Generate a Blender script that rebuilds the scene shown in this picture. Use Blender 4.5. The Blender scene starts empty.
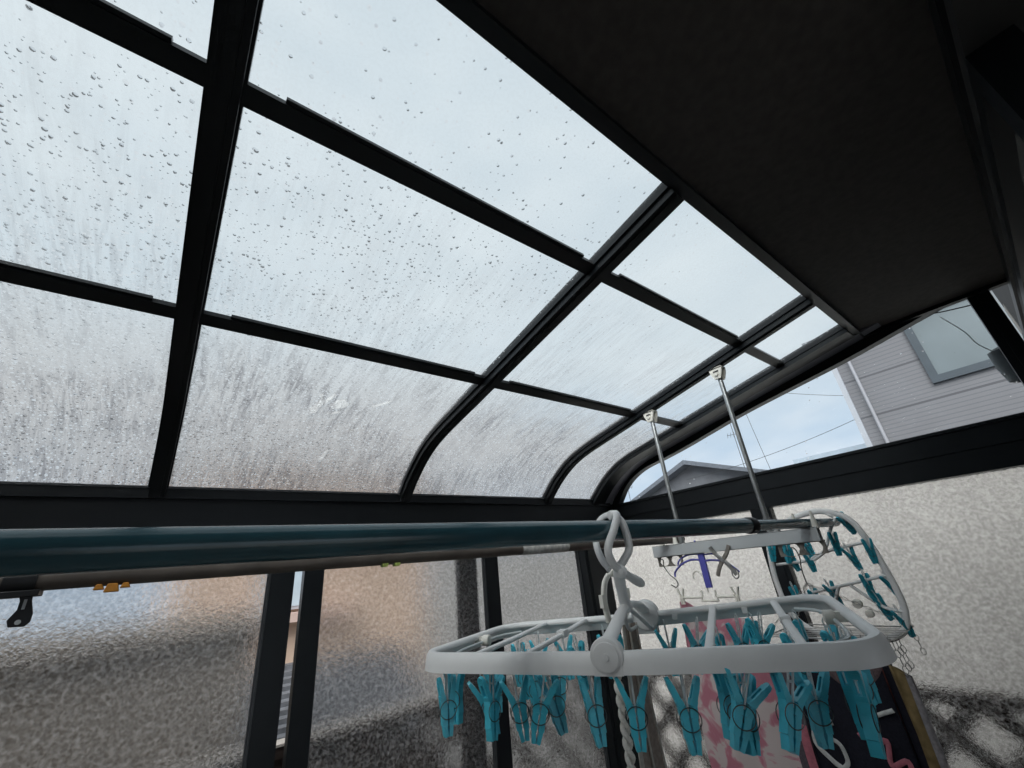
import bpy, bmesh, math, random
from mathutils import Vector, Matrix
random.seed(7)
C = bpy.context.scene.collection
SC = bpy.context.scene
PI = math.pi

# ------------------------------------------------------------------ helpers
class MB:
    """collects geometry and links it as one mesh object"""
    def __init__(s): s.v = []; s.f = []
    def add(s, vs, fs):
        n = len(s.v); s.v += [tuple(v) for v in vs]; s.f += [tuple(i + n for i in f) for f in fs]; return s
    def box(s, a, b):
        (x0, y0, z0), (x1, y1, z1) = a, b
        return s.add([(x0,y0,z0),(x1,y0,z0),(x1,y1,z0),(x0,y1,z0),(x0,y0,z1),(x1,y0,z1),(x1,y1,z1),(x0,y1,z1)],
                     [(3,2,1,0),(4,5,6,7),(0,1,5,4),(1,2,6,5),(2,3,7,6),(3,0,4,7)])
    def tube(s, pts, r, n=10, closed=False, flat=None):
        """round (or flattened) tube through points; r number or list"""
        pts = [Vector(p) for p in pts]; m = len(pts)
        rs = r if isinstance(r, (list, tuple)) else [r] * m
        T = []
        for i in range(m):
            if closed: t = pts[(i+1) % m] - pts[i-1]
            else: t = pts[min(i+1, m-1)] - pts[max(i-1, 0)]
            T.append(t.normalized() if t.length > 1e-9 else Vector((0,0,1)))
        u = T[0].orthogonal().normalized()
        if flat is not None:
            w = Vector(flat); u = (w - T[0] * w.dot(T[0])).normalized()
        vs = []; fr = []
        for i in range(m):
            if flat is not None:
                w = Vector(flat); u2 = w - T[i] * w.dot(T[i])
                if u2.length > 1e-5: u = u2.normalized()
            else:
                u = (u - T[i] * u.dot(T[i])).normalized()
            fr.append((u.copy(), T[i].cross(u)))
        for i in range(m):
            a, b = fr[i]
            ra, rb = rs[i] if isinstance(rs[i], tuple) else (rs[i], rs[i])
            for k in range(n):
                t = 2 * PI * k / n
                vs.append(pts[i] + a * (math.cos(t) * ra) + b * (math.sin(t) * rb))
        fs = []
        for i in range(m if closed else m - 1):
            j = (i + 1) % m
            for k in range(n):
                fs.append((i*n+k, i*n+(k+1) % n, j*n+(k+1) % n, j*n+k))
        if not closed:
            fs.append(tuple(range(n))[::-1]); fs.append(tuple((m-1)*n + k for k in range(n)))
        return s.add(vs, fs)
    def hollow(s, p0, p1, ro, ri, n=24):
        """open pipe with a wall"""
        p0 = Vector(p0); p1 = Vector(p1); t = (p1 - p0).normalized(); a = t.orthogonal().normalized(); b = t.cross(a)
        vs = []
        for p, r in ((p0, ro), (p1, ro), (p1, ri), (p0, ri)):
            for k in range(n):
                q = 2*PI*k/n; vs.append(p + a*math.cos(q)*r + b*math.sin(q)*r)
        fs = []
        for i in range(4):
            j = (i+1) % 4
            for k in range(n): fs.append((i*n+k, i*n+(k+1) % n, j*n+(k+1) % n, j*n+k))
        return s.add(vs, fs)
    def prism(s, poly, axis, a, b):
        """extrude a 2D polygon along an axis from a to b"""
        def P(p, q):
            if axis == 'x': return (q, p[0], p[1])
            if axis == 'y': return (p[0], q, p[1])
            return (p[0], p[1], q)
        n = len(poly)
        vs = [P(p, a) for p in poly] + [P(p, b) for p in poly]
        fs = [tuple(range(n))[::-1], tuple(range(n, 2*n))] + [(i, (i+1) % n, n+(i+1) % n, n+i) for i in range(n)]
        return s.add(vs, fs)
    def strip(s, path, off0, off1, axis, a, b):
        """band between two offset curves (lists of 2D points) extruded along an axis"""
        def P(p, q):
            if axis == 'x': return (q, p[0], p[1])
            if axis == 'y': return (p[0], q, p[1])
            return (p[0], p[1], q)
        A = offset(path, off0); B = offset(path, off1); n = len(path)
        vs = [P(p, a) for p in A] + [P(p, a) for p in B] + [P(p, b) for p in A] + [P(p, b) for p in B]
        fs = []
        for i in range(n-1):
            fs += [(i, i+1, n+i+1, n+i), (2*n+i+1, 2*n+i, 3*n+i, 3*n+i+1), (i+1, i, 2*n+i, 2*n+i+1), (n+i, n+i+1, 3*n+i+1, 3*n+i)]
        fs += [(0, n, 3*n, 2*n), (n-1, 3*n-1, 4*n-1, 2*n-1)]
        return s.add(vs, fs)
    def disc(s, c, axis, r, h, n=28, bevel=0.0):
        c = Vector(c); t = Vector(axis).normalized()
        if bevel:
            return s.tube([c - t*h/2, c - t*(h/2-bevel*.3), c - t*(h/2-bevel), c + t*(h/2-bevel), c + t*(h/2-bevel*.3), c + t*h/2],
                          [r-bevel, r-bevel*.3, r, r, r-bevel*.3, r-bevel], n)
        return s.tube([c - t*h/2, c + t*h/2], r, n)
    def xf(s, M):
        s.v = [tuple(M @ Vector(v)) for v in s.v]; return s
    def build(s, name, m, parent=None, smooth=35, bevel=0.0):
        me = bpy.data.meshes.new(name); me.from_pydata(s.v, [], s.f); me.update()
        bm = bmesh.new(); bm.from_mesh(me); bmesh.ops.recalc_face_normals(bm, faces=bm.faces); bm.to_mesh(me); bm.free()
        if m is not None: me.materials.append(m)
        o = bpy.data.objects.new(name, me); C.objects.link(o)
        if smooth:
            for p in me.polygons: p.use_smooth = True
            try: me.set_sharp_from_angle(angle=math.radians(smooth))
            except Exception: pass
        if bevel:
            b = o.modifiers.new('bevel', 'BEVEL'); b.width = bevel; b.segments = 2; b.limit_method = 'ANGLE'
        if parent is not None: o.parent = parent
        return o

def offset(path, d):
    """offset a 2D polyline to its right-hand / inner side by d"""
    out = []
    for i, p in enumerate(path):
        a = path[max(i-1, 0)]; b = path[min(i+1, len(path)-1)]
        tx, ty = b[0]-a[0], b[1]-a[1]; l = math.hypot(tx, ty) or 1
        out.append((p[0] - d * (-ty/l) * -1 * -1, p[1] - d * (tx/l)))
    return out
def smoothline(pts, n=6, closed=False):
    """Catmull-Rom through points"""
    P = [Vector(p) for p in pts]; out = []; m = len(P)
    rng = range(m) if closed else range(m-1)
    for i in rng:
        if closed: p0, p1, p2, p3 = P[i-1], P[i], P[(i+1) % m], P[(i+2) % m]
        else: p0, p1, p2, p3 = P[max(i-1, 0)], P[i], P[i+1], P[min(i+2, m-1)]
        for k in range(n):
            t = k / n
            out.append(.5*((2*p1) + (p2-p0)*t + (2*p0-5*p1+4*p2-p3)*t*t + (3*p1-p0-3*p2+p3)*t*t*t))
    if not closed: out.append(P[-1])
    return out
def tag(o, label=None, cat=None, group=None, kind=None):
    if label: o['label'] = label
    if cat: o['category'] = cat
    if group: o['group'] = group
    if kind: o['kind'] = kind
    return o
def thing(name, label, cat, loc=(0,0,0), group=None, kind=None):
    o = bpy.data.objects.new(name, None); C.objects.link(o); o.location = loc
    o.empty_display_size = .05
    return tag(o, label, cat, group, kind)
def local(mb, o):
    """express world geometry in the frame of an empty (translation only)"""
    l = o.location; mb.v = [(v[0]-l[0], v[1]-l[1], v[2]-l[2]) for v in mb.v]; return mb
def copy_tree(o, parent=None):
    c = o.copy(); C.objects.link(c); c.parent = parent
    for ch in o.children: copy_tree(ch, c)
    return c

# ------------------------------------------------------------------ materials
def newmat(name):
    m = bpy.data.materials.new(name); m.use_nodes = True
    nt = m.node_tree; nt.nodes.clear()
    out = nt.nodes.new('ShaderNodeOutputMaterial')
    return m, nt, nt.nodes, nt.links, out
def N(nt, t, **kw):
    n = nt.nodes.new(t)
    for k, v in kw.items():
        if k in n.inputs: n.inputs[k].default_value = v
        else: setattr(n, k, v)
    return n
def coords(nt, scale=(1,1,1), rot=(0,0,0)):
    g = nt.nodes.new('ShaderNodeTexCoord'); mp = nt.nodes.new('ShaderNodeMapping')
    mp.inputs['Scale'].default_value = scale; mp.inputs['Rotation'].default_value = rot
    nt.links.new(g.outputs['Object'], mp.inputs[0]); return mp.outputs[0]
def plain(name, col, rough=.5, metal=0.0, var=.12, scale=30, bump=0.0, bscale=200, spec=.5, trans=0.0, sss=0.0):
    """simple dielectric or metal with procedural colour variation and grain"""
    m, nt, nd, lk, out = newmat(name)
    p = N(nt, 'ShaderNodeBsdfPrincipled'); p.inputs['Roughness'].default_value = rough
    p.inputs['Metallic'].default_value = metal; p.inputs['Specular IOR Level'].default_value = spec
    p.inputs['Transmission Weight'].default_value = trans
    if sss: p.inputs['Subsurface Weight'].default_value = sss; p.inputs['Subsurface Radius'].default_value = (.004,.004,.004)
    co = coords(nt)
    no = N(nt, 'ShaderNodeTexNoise'); no.inputs['Scale'].default_value = scale; no.inputs['Detail'].default_value = 4
    lk.new(co, no.inputs['Vector'])
    r = N(nt, 'ShaderNodeValToRGB')
    r.color_ramp.elements[0].position = .3; r.color_ramp.elements[1].position = .7
    r.color_ramp.elements[0].color = tuple(c*(1-var) for c in col) + (1,)
    r.color_ramp.elements[1].color = tuple(min(1, c*(1+var)) for c in col) + (1,)
    lk.new(no.outputs['Fac'], r.inputs[0]); lk.new(r.outputs[0], p.inputs['Base Color'])
    if bump:
        n2 = N(nt, 'ShaderNodeTexNoise'); n2.inputs['Scale'].default_value = bscale; lk.new(co, n2.inputs['Vector'])
        b = N(nt, 'ShaderNodeBump'); b.inputs['Strength'].default_value = bump; b.inputs['Distance'].default_value = .002
        lk.new(n2.outputs['Fac'], b.inputs['Height']); lk.new(b.outputs[0], p.inputs['Normal'])
    lk.new(p.outputs[0], out.inputs[0]); return m

def math_(nt, op, a, b=None, clamp=False):
    n = nt.nodes.new('ShaderNodeMath'); n.operation = op; n.use_clamp = clamp
    for i, v in enumerate((a, b)):
        if v is None: continue
        if isinstance(v, (int, float)): n.inputs[i].default_value = v
        else: nt.links.new(v, n.inputs[i])
    return n.outputs[0]
def mrange(nt, v, a, b, c=0.0, d=1.0):
    n = nt.nodes.new('ShaderNodeMapRange'); n.inputs['From Min'].default_value = a; n.inputs['From Max'].default_value = b
    n.inputs['To Min'].default_value = c; n.inputs['To Max'].default_value = d
    nt.links.new(v, n.inputs[0]); return n.outputs[0]
def mixsh(nt, f, a, b):
    n = nt.nodes.new('ShaderNodeMixShader')
    if isinstance(f, (int, float)): n.inputs[0].default_value = f
    else: nt.links.new(f, n.inputs[0])
    nt.links.new(a, n.inputs[1]); nt.links.new(b, n.inputs[2]); return n.outputs[0]

def drops(nt, co, scale, rad, keep, seed=0.0, dens=None):
    """round rain drops: returns (mask, height)"""
    mp = nt.nodes.new('ShaderNodeMapping'); mp.inputs['Location'].default_value = (seed, seed*1.7, seed*.6)
    nt.links.new(co, mp.inputs[0])
    v = N(nt, 'ShaderNodeTexVoronoi'); v.inputs['Scale'].default_value = scale; v.inputs['Randomness'].default_value = .95
    nt.links.new(mp.outputs[0], v.inputs['Vector'])
    sep = N(nt, 'ShaderNodeSeparateColor'); nt.links.new(v.outputs['Color'], sep.inputs[0])
    # radius differs from drop to drop; drops are kept where density exceeds the cell's random value
    rr = mrange(nt, sep.outputs[0], 0, 1, rad*.35, rad)
    inside = math_(nt, 'SUBTRACT', rr, v.outputs['Distance'])
    k = keep if dens is None else math_(nt, 'MULTIPLY', dens, keep)
    on = math_(nt, 'LESS_THAN', sep.outputs[1], k)
    h = math_(nt, 'MULTIPLY', math_(nt, 'DIVIDE', math_(nt, 'MAXIMUM', inside, 0.0), rr), on)
    mask = math_(nt, 'GREATER_THAN', h, 0.02)
    return mask, math_(nt, 'POWER', h, .5)

def wet_sheet(name, tint, lowfog=1.0):
    """clear roof sheet: rain drops outside, misted streaks low on the slope"""
    m, nt, nd, lk, out = newmat(name)
    g = nt.nodes.new('ShaderNodeTexCoord'); co = g.outputs['Object']
    sx = N(nt, 'ShaderNodeSeparateXYZ'); lk.new(co, sx.inputs[0])
    low = mrange(nt, sx.outputs[1], .35, 1.15)            # wetness grows down the slope
    low2 = mrange(nt, sx.outputs[1], .85, 1.28)
    # streaks run down the slope
    mp = nt.nodes.new('ShaderNodeMapping'); mp.inputs['Scale'].default_value = (26, 3.0, 3.0); mp.inputs['Rotation'].default_value = (0, 0, .35)
    lk.new(co, mp.inputs[0])
    st = N(nt, 'ShaderNodeTexNoise'); st.inputs['Scale'].default_value = 1.0; st.inputs['Detail'].default_value = 5; st.inputs['Roughness'].default_value = .65
    st.inputs['Distortion'].default_value = .4; lk.new(mp.outputs[0], st.inputs['Vector'])
    pa = N(nt, 'ShaderNodeTexNoise'); pa.inputs['Scale'].default_value = 4.0; pa.inputs['Detail'].default_value = 3; lk.new(co, pa.inputs['Vector'])
    patch = mrange(nt, pa.outputs['Fac'], .38, .62)
    streak = mrange(nt, st.outputs['Fac'], .42, .62)
    fine = N(nt, 'ShaderNodeTexNoise'); fine.inputs['Scale'].default_value = 210; fine.inputs['Detail'].default_value = 3; lk.new(co, fine.inputs['Vector'])
    fi = mrange(nt, fine.outputs['Fac'], .42, .62)
    dirt = math_(nt, 'MULTIPLY', math_(nt, 'MULTIPLY', low, streak), math_(nt, 'ADD', math_(nt, 'MULTIPLY', patch, .6), .35), True)
    fog = math_(nt, 'ADD', math_(nt, 'MULTIPLY', dirt, .55), math_(nt, 'MULTIPLY', low2, .85*lowfog), True)
    fog = math_(nt, 'ADD', fog, .10, True)
    fog = math_(nt, 'MULTIPLY', fog, math_(nt, 'ADD', math_(nt, 'MULTIPLY', fi, .45), .55), True)
    dens = math_(nt, 'ADD', math_(nt, 'MULTIPLY', low, math_(nt, 'ADD', math_(nt, 'MULTIPLY', patch, .5), .5)), .10, True)
    m1, h1 = drops(nt, co, 62, .25, .5, 0.0, dens)
    m2, h2 = drops(nt, co, 115, .36, 1.25, 3.3, dens)
    m3, h3 = drops(nt, co, 220, .36, .55, 8.1, low)
    H = math_(nt, 'ADD', math_(nt, 'MULTIPLY', h1, 1.0), math_(nt, 'ADD', math_(nt, 'MULTIPLY', h2, .5), math_(nt, 'MULTIPLY', h3, .25)))
    mk = math_(nt, 'MAXIMUM', m1, math_(nt, 'MAXIMUM', m2, m3))
    b = N(nt, 'ShaderNodeBump'); b.inputs['Strength'].default_value = 1.0; b.inputs['Distance'].default_value = .005
    lk.new(H, b.inputs['Height'])
    mp2 = nt.nodes.new('ShaderNodeMapping'); mp2.inputs['Scale'].default_value = (75, 9, 9); mp2.inputs['Rotation'].default_value = (0, 0, .42)
    lk.new(co, mp2.inputs[0])
    s2 = N(nt, 'ShaderNodeTexNoise'); s2.inputs['Scale'].default_value = 1.0; s2.inputs['Detail'].default_value = 6; s2.inputs['Roughness'].default_value = .7; s2.inputs['Distortion'].default_value = .8
    lk.new(mp2.outputs[0], s2.inputs['Vector'])
    streak_dark = math_(nt, 'MULTIPLY', mrange(nt, s2.outputs['Fac'], .43, .64), math_(nt, 'MULTIPLY', math_(nt, 'ADD', math_(nt, 'MULTIPLY', low, .45), math_(nt, 'MULTIPLY', low2, .4)), math_(nt, 'ADD', patch, .25)), True)  # dark and bright of the refracting water film, painted into the tint as streaks
    cm = N(nt, 'ShaderNodeMix'); cm.data_type = 'RGBA'; cm.inputs[7].default_value = (.36,.36,.38,1); film = N(nt, 'ShaderNodeMix'); film.data_type = 'RGBA'; film.inputs[6].default_value = tint + (1,); film.inputs[7].default_value = (.76,.75,.75,1); lk.new(low2, film.inputs[0]); lk.new(film.outputs[2], cm.inputs[6]); lk.new(streak_dark, cm.inputs[0])
    tr = N(nt, 'ShaderNodeBsdfTransparent'); lk.new(cm.outputs[2], tr.inputs[0])
    rf = N(nt, 'ShaderNodeBsdfRefraction'); rf.inputs['Roughness'].default_value = .2; rf.inputs['IOR'].default_value = 1.25; lk.new(cm.outputs[2], rf.inputs['Color'])
    b2 = N(nt, 'ShaderNodeBump'); b2.inputs['Strength'].default_value = .8; b2.inputs['Distance'].default_value = .010; lk.new(math_(nt, 'ADD', s2.outputs['Fac'], math_(nt, 'MULTIPLY', fine.outputs['Fac'], .35)), b2.inputs['Height']); lk.new(b2.outputs[0], rf.inputs['Normal'])
    tl = N(nt, 'ShaderNodeBsdfTranslucent'); tmul = N(nt, 'ShaderNodeMix'); tmul.data_type = 'RGBA'; tmul.inputs[6].default_value = (.30,.285,.28,1); tmul.inputs[7].default_value = (.14,.13,.13,1); lk.new(streak_dark, tmul.inputs[0]); lk.new(tmul.outputs[2], tl.inputs[0])
    gl = N(nt, 'ShaderNodeBsdfGlossy'); gl.inputs['Roughness'].default_value = .08
    dr = N(nt, 'ShaderNodeBsdfRefraction'); dr.inputs['Roughness'].default_value = .05; dr.inputs['IOR'].default_value = 1.33; dr.inputs['Color'].default_value = (.80,.82,.84,1); lk.new(b.outputs[0], dr.inputs['Normal'])
    mist = mixsh(nt, .36, rf.outputs[0], tl.outputs[0])
    fog = math_(nt, 'MULTIPLY', fog, 1.5, True)
    base = mixsh(nt, fog, tr.outputs[0], mist)
    geo = N(nt, 'ShaderNodeNewGeometry'); t2 = N(nt, 'ShaderNodeBsdfTransparent'); t2.inputs[0].default_value = (.97,.98,.98,1)
    base = mixsh(nt, geo.outputs['Backfacing'], base, t2.outputs[0])      # mist and painted streaks lie on one face of the sheet only
    lw = N(nt, 'ShaderNodeLayerWeight'); lw.inputs[0].default_value = .5
    graz = math_(nt, 'SUBTRACT', 1.0, math_(nt, 'MULTIPLY', geo.outputs['Backfacing'], mrange(nt, lw.outputs['Facing'], .22, .38)))
    a = mixsh(nt, math_(nt, 'MULTIPLY', math_(nt, 'MULTIPLY', mk, .80), graz), base, dr.outputs[0])
    fr = N(nt, 'ShaderNodeFresnel'); fr.inputs[0].default_value = 1.3
    front = math_(nt, 'SUBTRACT', 1.0, geo.outputs['Backfacing'])
    a = mixsh(nt, math_(nt, 'MULTIPLY', math_(nt, 'MULTIPLY', fr.outputs[0], front), .4), a, gl.outputs[0])
    lk.new(a, out.inputs[0]); return m

def figured(name, tint, rough=.22, bump=.6, scale=130, tl_=.35):
    """figured frosted glass of the side panels"""
    m, nt, nd, lk, out = newmat(name)
    g = nt.nodes.new('ShaderNodeTexCoord'); co = g.outputs['Object']
    n1 = N(nt, 'ShaderNodeTexNoise'); n1.inputs['Scale'].default_value = scale; n1.inputs['Detail'].default_value = 3; n1.inputs['Distortion'].default_value = 1.2
    lk.new(co, n1.inputs['Vector'])
    v = N(nt, 'ShaderNodeTexVoronoi'); v.feature = 'SMOOTH_F1'; v.inputs['Scale'].default_value = scale*.9; lk.new(co, v.inputs['Vector'])
    H = math_(nt, 'ADD', n1.outputs['Fac'], math_(nt, 'MULTIPLY', v.outputs['Distance'], .6))
    b = N(nt, 'ShaderNodeBump'); b.inputs['Strength'].default_value = bump; b.inputs['Distance'].default_value = .008; lk.new(H, b.inputs['Height'])
    rf = N(nt, 'ShaderNodeBsdfRefraction'); rf.inputs['Color'].default_value = tint + (1,); rf.inputs['Roughness'].default_value = rough; rf.inputs['IOR'].default_value = 1.3
    lk.new(b.outputs[0], rf.inputs['Normal'])
    tl = N(nt, 'ShaderNodeBsdfTranslucent'); tl.inputs[0].default_value = tint + (1,); lk.new(b.outputs[0], tl.inputs['Normal'])
    gl = N(nt, 'ShaderNodeBsdfGlossy'); gl.inputs['Roughness'].default_value = .25; gl.inputs[0].default_value = (.9,.9,.9,1); lk.new(b.outputs[0], gl.inputs['Normal'])
    facet = mrange(nt, H, .60, 1.10)
    cm = N(nt, 'ShaderNodeMix'); cm.data_type = 'RGBA'; cm.inputs[6].default_value = (.70,.70,.70,1); cm.inputs[7].default_value = (1,1,1,1); lk.new(facet, cm.inputs[0]); lk.new(cm.outputs[2], rf.inputs['Color'])  # glints of the glass facets painted into the tint
    a = mixsh(nt, math_(nt, 'MULTIPLY', facet, tl_), rf.outputs[0], tl.outputs[0])
    a = mixsh(nt, .05, a, gl.outputs[0])
    lk.new(a, out.inputs[0]); return m

def clearglass(name, tint=(.93,.95,.96)):
    m, nt, nd, lk, out = newmat(name)
    g = nt.nodes.new('ShaderNodeTexCoord'); co = g.outputs['Object']
    nn = N(nt, 'ShaderNodeTexNoise'); nn.inputs['Scale'].default_value = 5; lk.new(co, nn.inputs['Vector'])
    m1, h1 = drops(nt, co, 75, .22, .35, 1.0, mrange(nt, nn.outputs['Fac'], .45, .7))
    b = N(nt, 'ShaderNodeBump'); b.inputs['Strength'].default_value = 1.0; b.inputs['Distance'].default_value = .005; lk.new(h1, b.inputs['Height'])
    tr = N(nt, 'ShaderNodeBsdfTransparent'); tr.inputs[0].default_value = tint + (1,)
    dr = N(nt, 'ShaderNodeBsdfRefraction'); dr.inputs['IOR'].default_value = 1.33; lk.new(b.outputs[0], dr.inputs['Normal'])
    gl = N(nt, 'ShaderNodeBsdfGlossy'); gl.inputs['Roughness'].default_value = .03
    fr = N(nt, 'ShaderNodeFresnel'); fr.inputs[0].default_value = 1.45
    a = mixsh(nt, math_(nt, 'MULTIPLY', m1, .85), tr.outputs[0], dr.outputs[0])
    geo = N(nt, 'ShaderNodeNewGeometry')
    a = mixsh(nt, math_(nt, 'MULTIPLY', math_(nt, 'MULTIPLY', fr.outputs[0], math_(nt, 'SUBTRACT', 1.0, geo.outputs['Backfacing'])), .5), a, gl.outputs[0])
    lk.new(a, out.inputs[0]); return m

M = {}
M['frame'] = plain('black_aluminium', (.009,.011,.013), .36, .0, .1, 20, .08, 600, .28)
M['room'] = plain('room_plaster', (.34,.33,.31), .85, 0, .05, 4)
M['frame_in'] = plain('dark_gasket', (.05,.053,.058), .4, .0, .1, 20)
M['filler'] = plain('grey_filler', (.26,.26,.30), .35, 0, .1)
M['soffit'] = plain('brown_black_soffit', (.055,.049,.045), .8, 0, .15, 60, .25, 500, .3)
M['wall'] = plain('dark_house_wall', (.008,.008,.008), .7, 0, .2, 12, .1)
M['pole'] = plain('teal_pole_coating', (.026,.078,.098), .20, .0, .18, 12, .06, 300, .6)
M['pole2'] = plain('dull_brown_steel', (.12,.10,.085), .45, .2, .25, 18, .1, 200)
M['tape'] = plain('worn_grey_tape', (.55,.53,.50), .6, 0, .35, 70, .4, 160)
M['steel'] = plain('satin_steel', (.42,.43,.43), .32, .85, .12, 40)
M['alu'] = plain('grey_painted_metal', (.55,.57,.58), .45, .25, .06, 12)
M['cream'] = plain('cream_plastic', (.78,.75,.68), .45, 0, .08, 40)
M['white'] = plain('white_plastic', (.84,.83,.82), .38, 0, .04, 25, .03, 400, .5, sss=.0)
M['clearp'] = plain('milky_clear_plastic', (.75,.78,.78), .3, 0, .1, 60, trans=.25)
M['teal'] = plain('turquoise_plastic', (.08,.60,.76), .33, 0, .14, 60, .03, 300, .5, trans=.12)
M['tealdk'] = plain('dark_turquoise_plastic', (.025,.32,.42), .35, 0, .14, 60, .03, 300, .5)  # darker turquoise for the pegs of the far hanger
M['wire'] = plain('dark_steel_wire', (.10,.10,.10), .35, .8, .2, 80)
M['wirelt'] = plain('bright_steel_wire', (.45,.44,.42), .3, .9, .2, 80)
M['blackp'] = plain('black_plastic', (.012,.012,.014), .4, 0, .1, 50)
M['orange'] = plain('orange_plastic', (.62,.25,.03), .4, 0, .15, 80)
M['lime'] = plain('lime_plastic', (.42,.50,.12), .4, 0, .15, 80)
M['blue'] = plain('indigo_plastic', (.10,.10,.42), .4, 0, .1, 60)
M['greybr'] = plain('weathered_grey_wood', (.20,.18,.16), .6, 0, .3, 120)
M['cord'] = plain('off_white_cord', (.80,.76,.70), .8, 0, .15, 300, .6, 900)
M['beige'] = plain('beige_mesh_cloth', (.36,.29,.25), .9, 0, .2, 160, .6, 700)
M['beigelt'] = plain('pale_seam', (.55,.50,.45), .9, 0, .15, 160)
M['navy'] = plain('navy_jersey', (.018,.018,.028), .9, 0, .25, 200, .6, 900, .2)
M['purplegrey'] = plain('purple_grey_jersey', (.10,.085,.10), .9, 0, .2, 200, .5, 900, .2)
M['maroon'] = plain('maroon_lining', (.16,.05,.045), .9, 0, .3, 90, .5, 800, .2)
M['collar'] = plain('ribbed_grey_collar', (.17,.12,.125), .9, 0, .3, 220, .8, 900, .2)
M['prw'] = plain('white_print', (.55,.55,.54), .7, 0, .2, 120)
M['prp'] = plain('pink_print', (.45,.14,.18), .7, 0, .2, 120)
M['olive'] = plain('olive_brown_cloth', (.21,.15,.07), .9, 0, .3, 50, .5, 700, .2)
M['greyhem'] = plain('grey_hem', (.28,.26,.27), .9, 0, .25, 150, .7, 800, .2)
M['grey_caps'] = plain('weathered_grey_cover', (.22,.24,.25), .6, 0, .1, 50)
M['lattice'] = plain('dark_brown_wood', (.038,.027,.023), .75, 0, .3, 14, .2, 90, .3)
M['rail'] = plain('pale_fence_cap', (.42,.39,.36), .7, 0, .2, 14)
M['ground'] = plain('wet_concrete', (.34,.34,.33), .6, 0, .2, 1.5, .2, 30)
M['floor'] = plain('grey_deck', (.46,.45,.43), .7, 0, .2, 6)
M['tan'] = plain('orange_tan_render', (.78,.59,.46), .85, 0, .1, 3, .2, 40)
M['pinkish'] = plain('pinkish_fascia', (.62,.47,.42), .8, 0, .1, 8)
M['paleglass'] = plain('pale_sky_glass', (.55,.66,.74), .12, 0, .1, 4)
M['roofgrey'] = plain('slate_roof', (.17,.18,.20), .6, 0, .2, 20, .4, 30)
M['housefar'] = plain('far_grey_render', (.15,.155,.17), .85, 0, .15, 3)
M['rooffar'] = plain('far_roof_tiles', (.13,.145,.17), .6, 0, .2, 15)
M['rooflow'] = plain('blue_grey_sheet_roof', (.42,.50,.58), .5, 0, .1, 8)
M['winframe'] = plain('blue_grey_window_frame', (.055,.072,.088), .5, 0, .08, 8)
M['winglass'] = plain('pale_window_glass', (.17,.205,.22), .3, 0, .12, 2.5)  # pane drawn as a pale opaque blue-grey
M['trimwhite'] = plain('white_corner_trim', (.44,.46,.50), .5, 0, .05, 8)
M['downpipe'] = plain('grey_downpipe', (.36,.36,.39), .5, 0, .05, 8)
M['tanroof'] = plain('faded_brown_roof', (.36,.30,.27), .8, 0, .2, 8)
M['shedwall'] = plain('brown_grey_boards', (.19,.165,.14), .8, 0, .2, 5)
M['greywall'] = plain('grey_render', (.55,.55,.54), .85, 0, .15, 2.5)
M['whitewall'] = plain('pale_render', (.80,.79,.76), .85, 0, .12, 2.5)
M['curtain'] = plain('beige_curtain', (.38,.36,.32), .9, 0, .2, 40)
M['doorglass'] = plain('dim_door_glass', (.13,.13,.12), .25, 0, .15, 2.0, spec=.6)

def translucent(name, col):
    m, nt, nd, lk, out = newmat(name)
    g = nt.nodes.new('ShaderNodeTexCoord'); n1 = N(nt, 'ShaderNodeTexNoise'); n1.inputs['Scale'].default_value = 120; lk.new(g.outputs['Object'], n1.inputs['Vector'])
    rr = N(nt, 'ShaderNodeValToRGB'); rr.color_ramp.elements[0].color = tuple(c*.85 for c in col) + (1,); rr.color_ramp.elements[1].color = col + (1,); lk.new(n1.outputs['Fac'], rr.inputs[0])
    t = N(nt, 'ShaderNodeBsdfTranslucent'); d = N(nt, 'ShaderNodeBsdfTransparent'); lk.new(rr.outputs[0], t.inputs[0]); lk.new(rr.outputs[0], d.inputs[0])
    lk.new(mixsh(nt, .12, t.outputs[0], d.outputs[0]), out.inputs[0]); return m
M['spot'] = translucent('pale_sky_spot', (.97,.98,.98))  # bright sky through mist-free patches, put into a pale flake
# lap siding
def siding():
    m, nt, nd, lk, out = newmat('pale_lap_siding')
    g = nt.nodes.new('ShaderNodeTexCoord'); sx = N(nt, 'ShaderNodeSeparateXYZ'); lk.new(g.outputs['Object'], sx.inputs[0])
    z = sx.outputs[2]
    f = math_(nt, 'FRACT', math_(nt, 'MULTIPLY', z, 30.0)); F = math_(nt, 'FRACT', math_(nt, 'MULTIPLY', z, 3.0))
    l1 = math_(nt, 'LESS_THAN', f, .2); l2 = math_(nt, 'LESS_THAN', F, .05)
    no = N(nt, 'ShaderNodeTexNoise'); no.inputs['Scale'].default_value = 2.2; no.inputs['Detail'].default_value = 4; lk.new(g.outputs['Object'], no.inputs['Vector'])
    r = N(nt, 'ShaderNodeValToRGB'); r.color_ramp.elements[0].color = (.16,.16,.172,1); r.color_ramp.elements[1].color = (.22,.22,.235,1); lk.new(no.outputs['Fac'], r.inputs[0])
    mx = N(nt, 'ShaderNodeMix'); mx.data_type = 'RGBA'; mx.inputs[7].default_value = (.07,.07,.08,1)
    lk.new(math_(nt, 'MAXIMUM', math_(nt, 'MULTIPLY', l1, .42), math_(nt, 'MULTIPLY', l2, .8)), mx.inputs[0]); lk.new(r.outputs[0], mx.inputs[6])
    p = N(nt, 'ShaderNodeBsdfPrincipled'); p.inputs['Roughness'].default_value = .6; lk.new(mx.outputs[2], p.inputs['Base Color'])
    lk.new(p.outputs[0], out.inputs[0]); return m
M['siding'] = siding()
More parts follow.
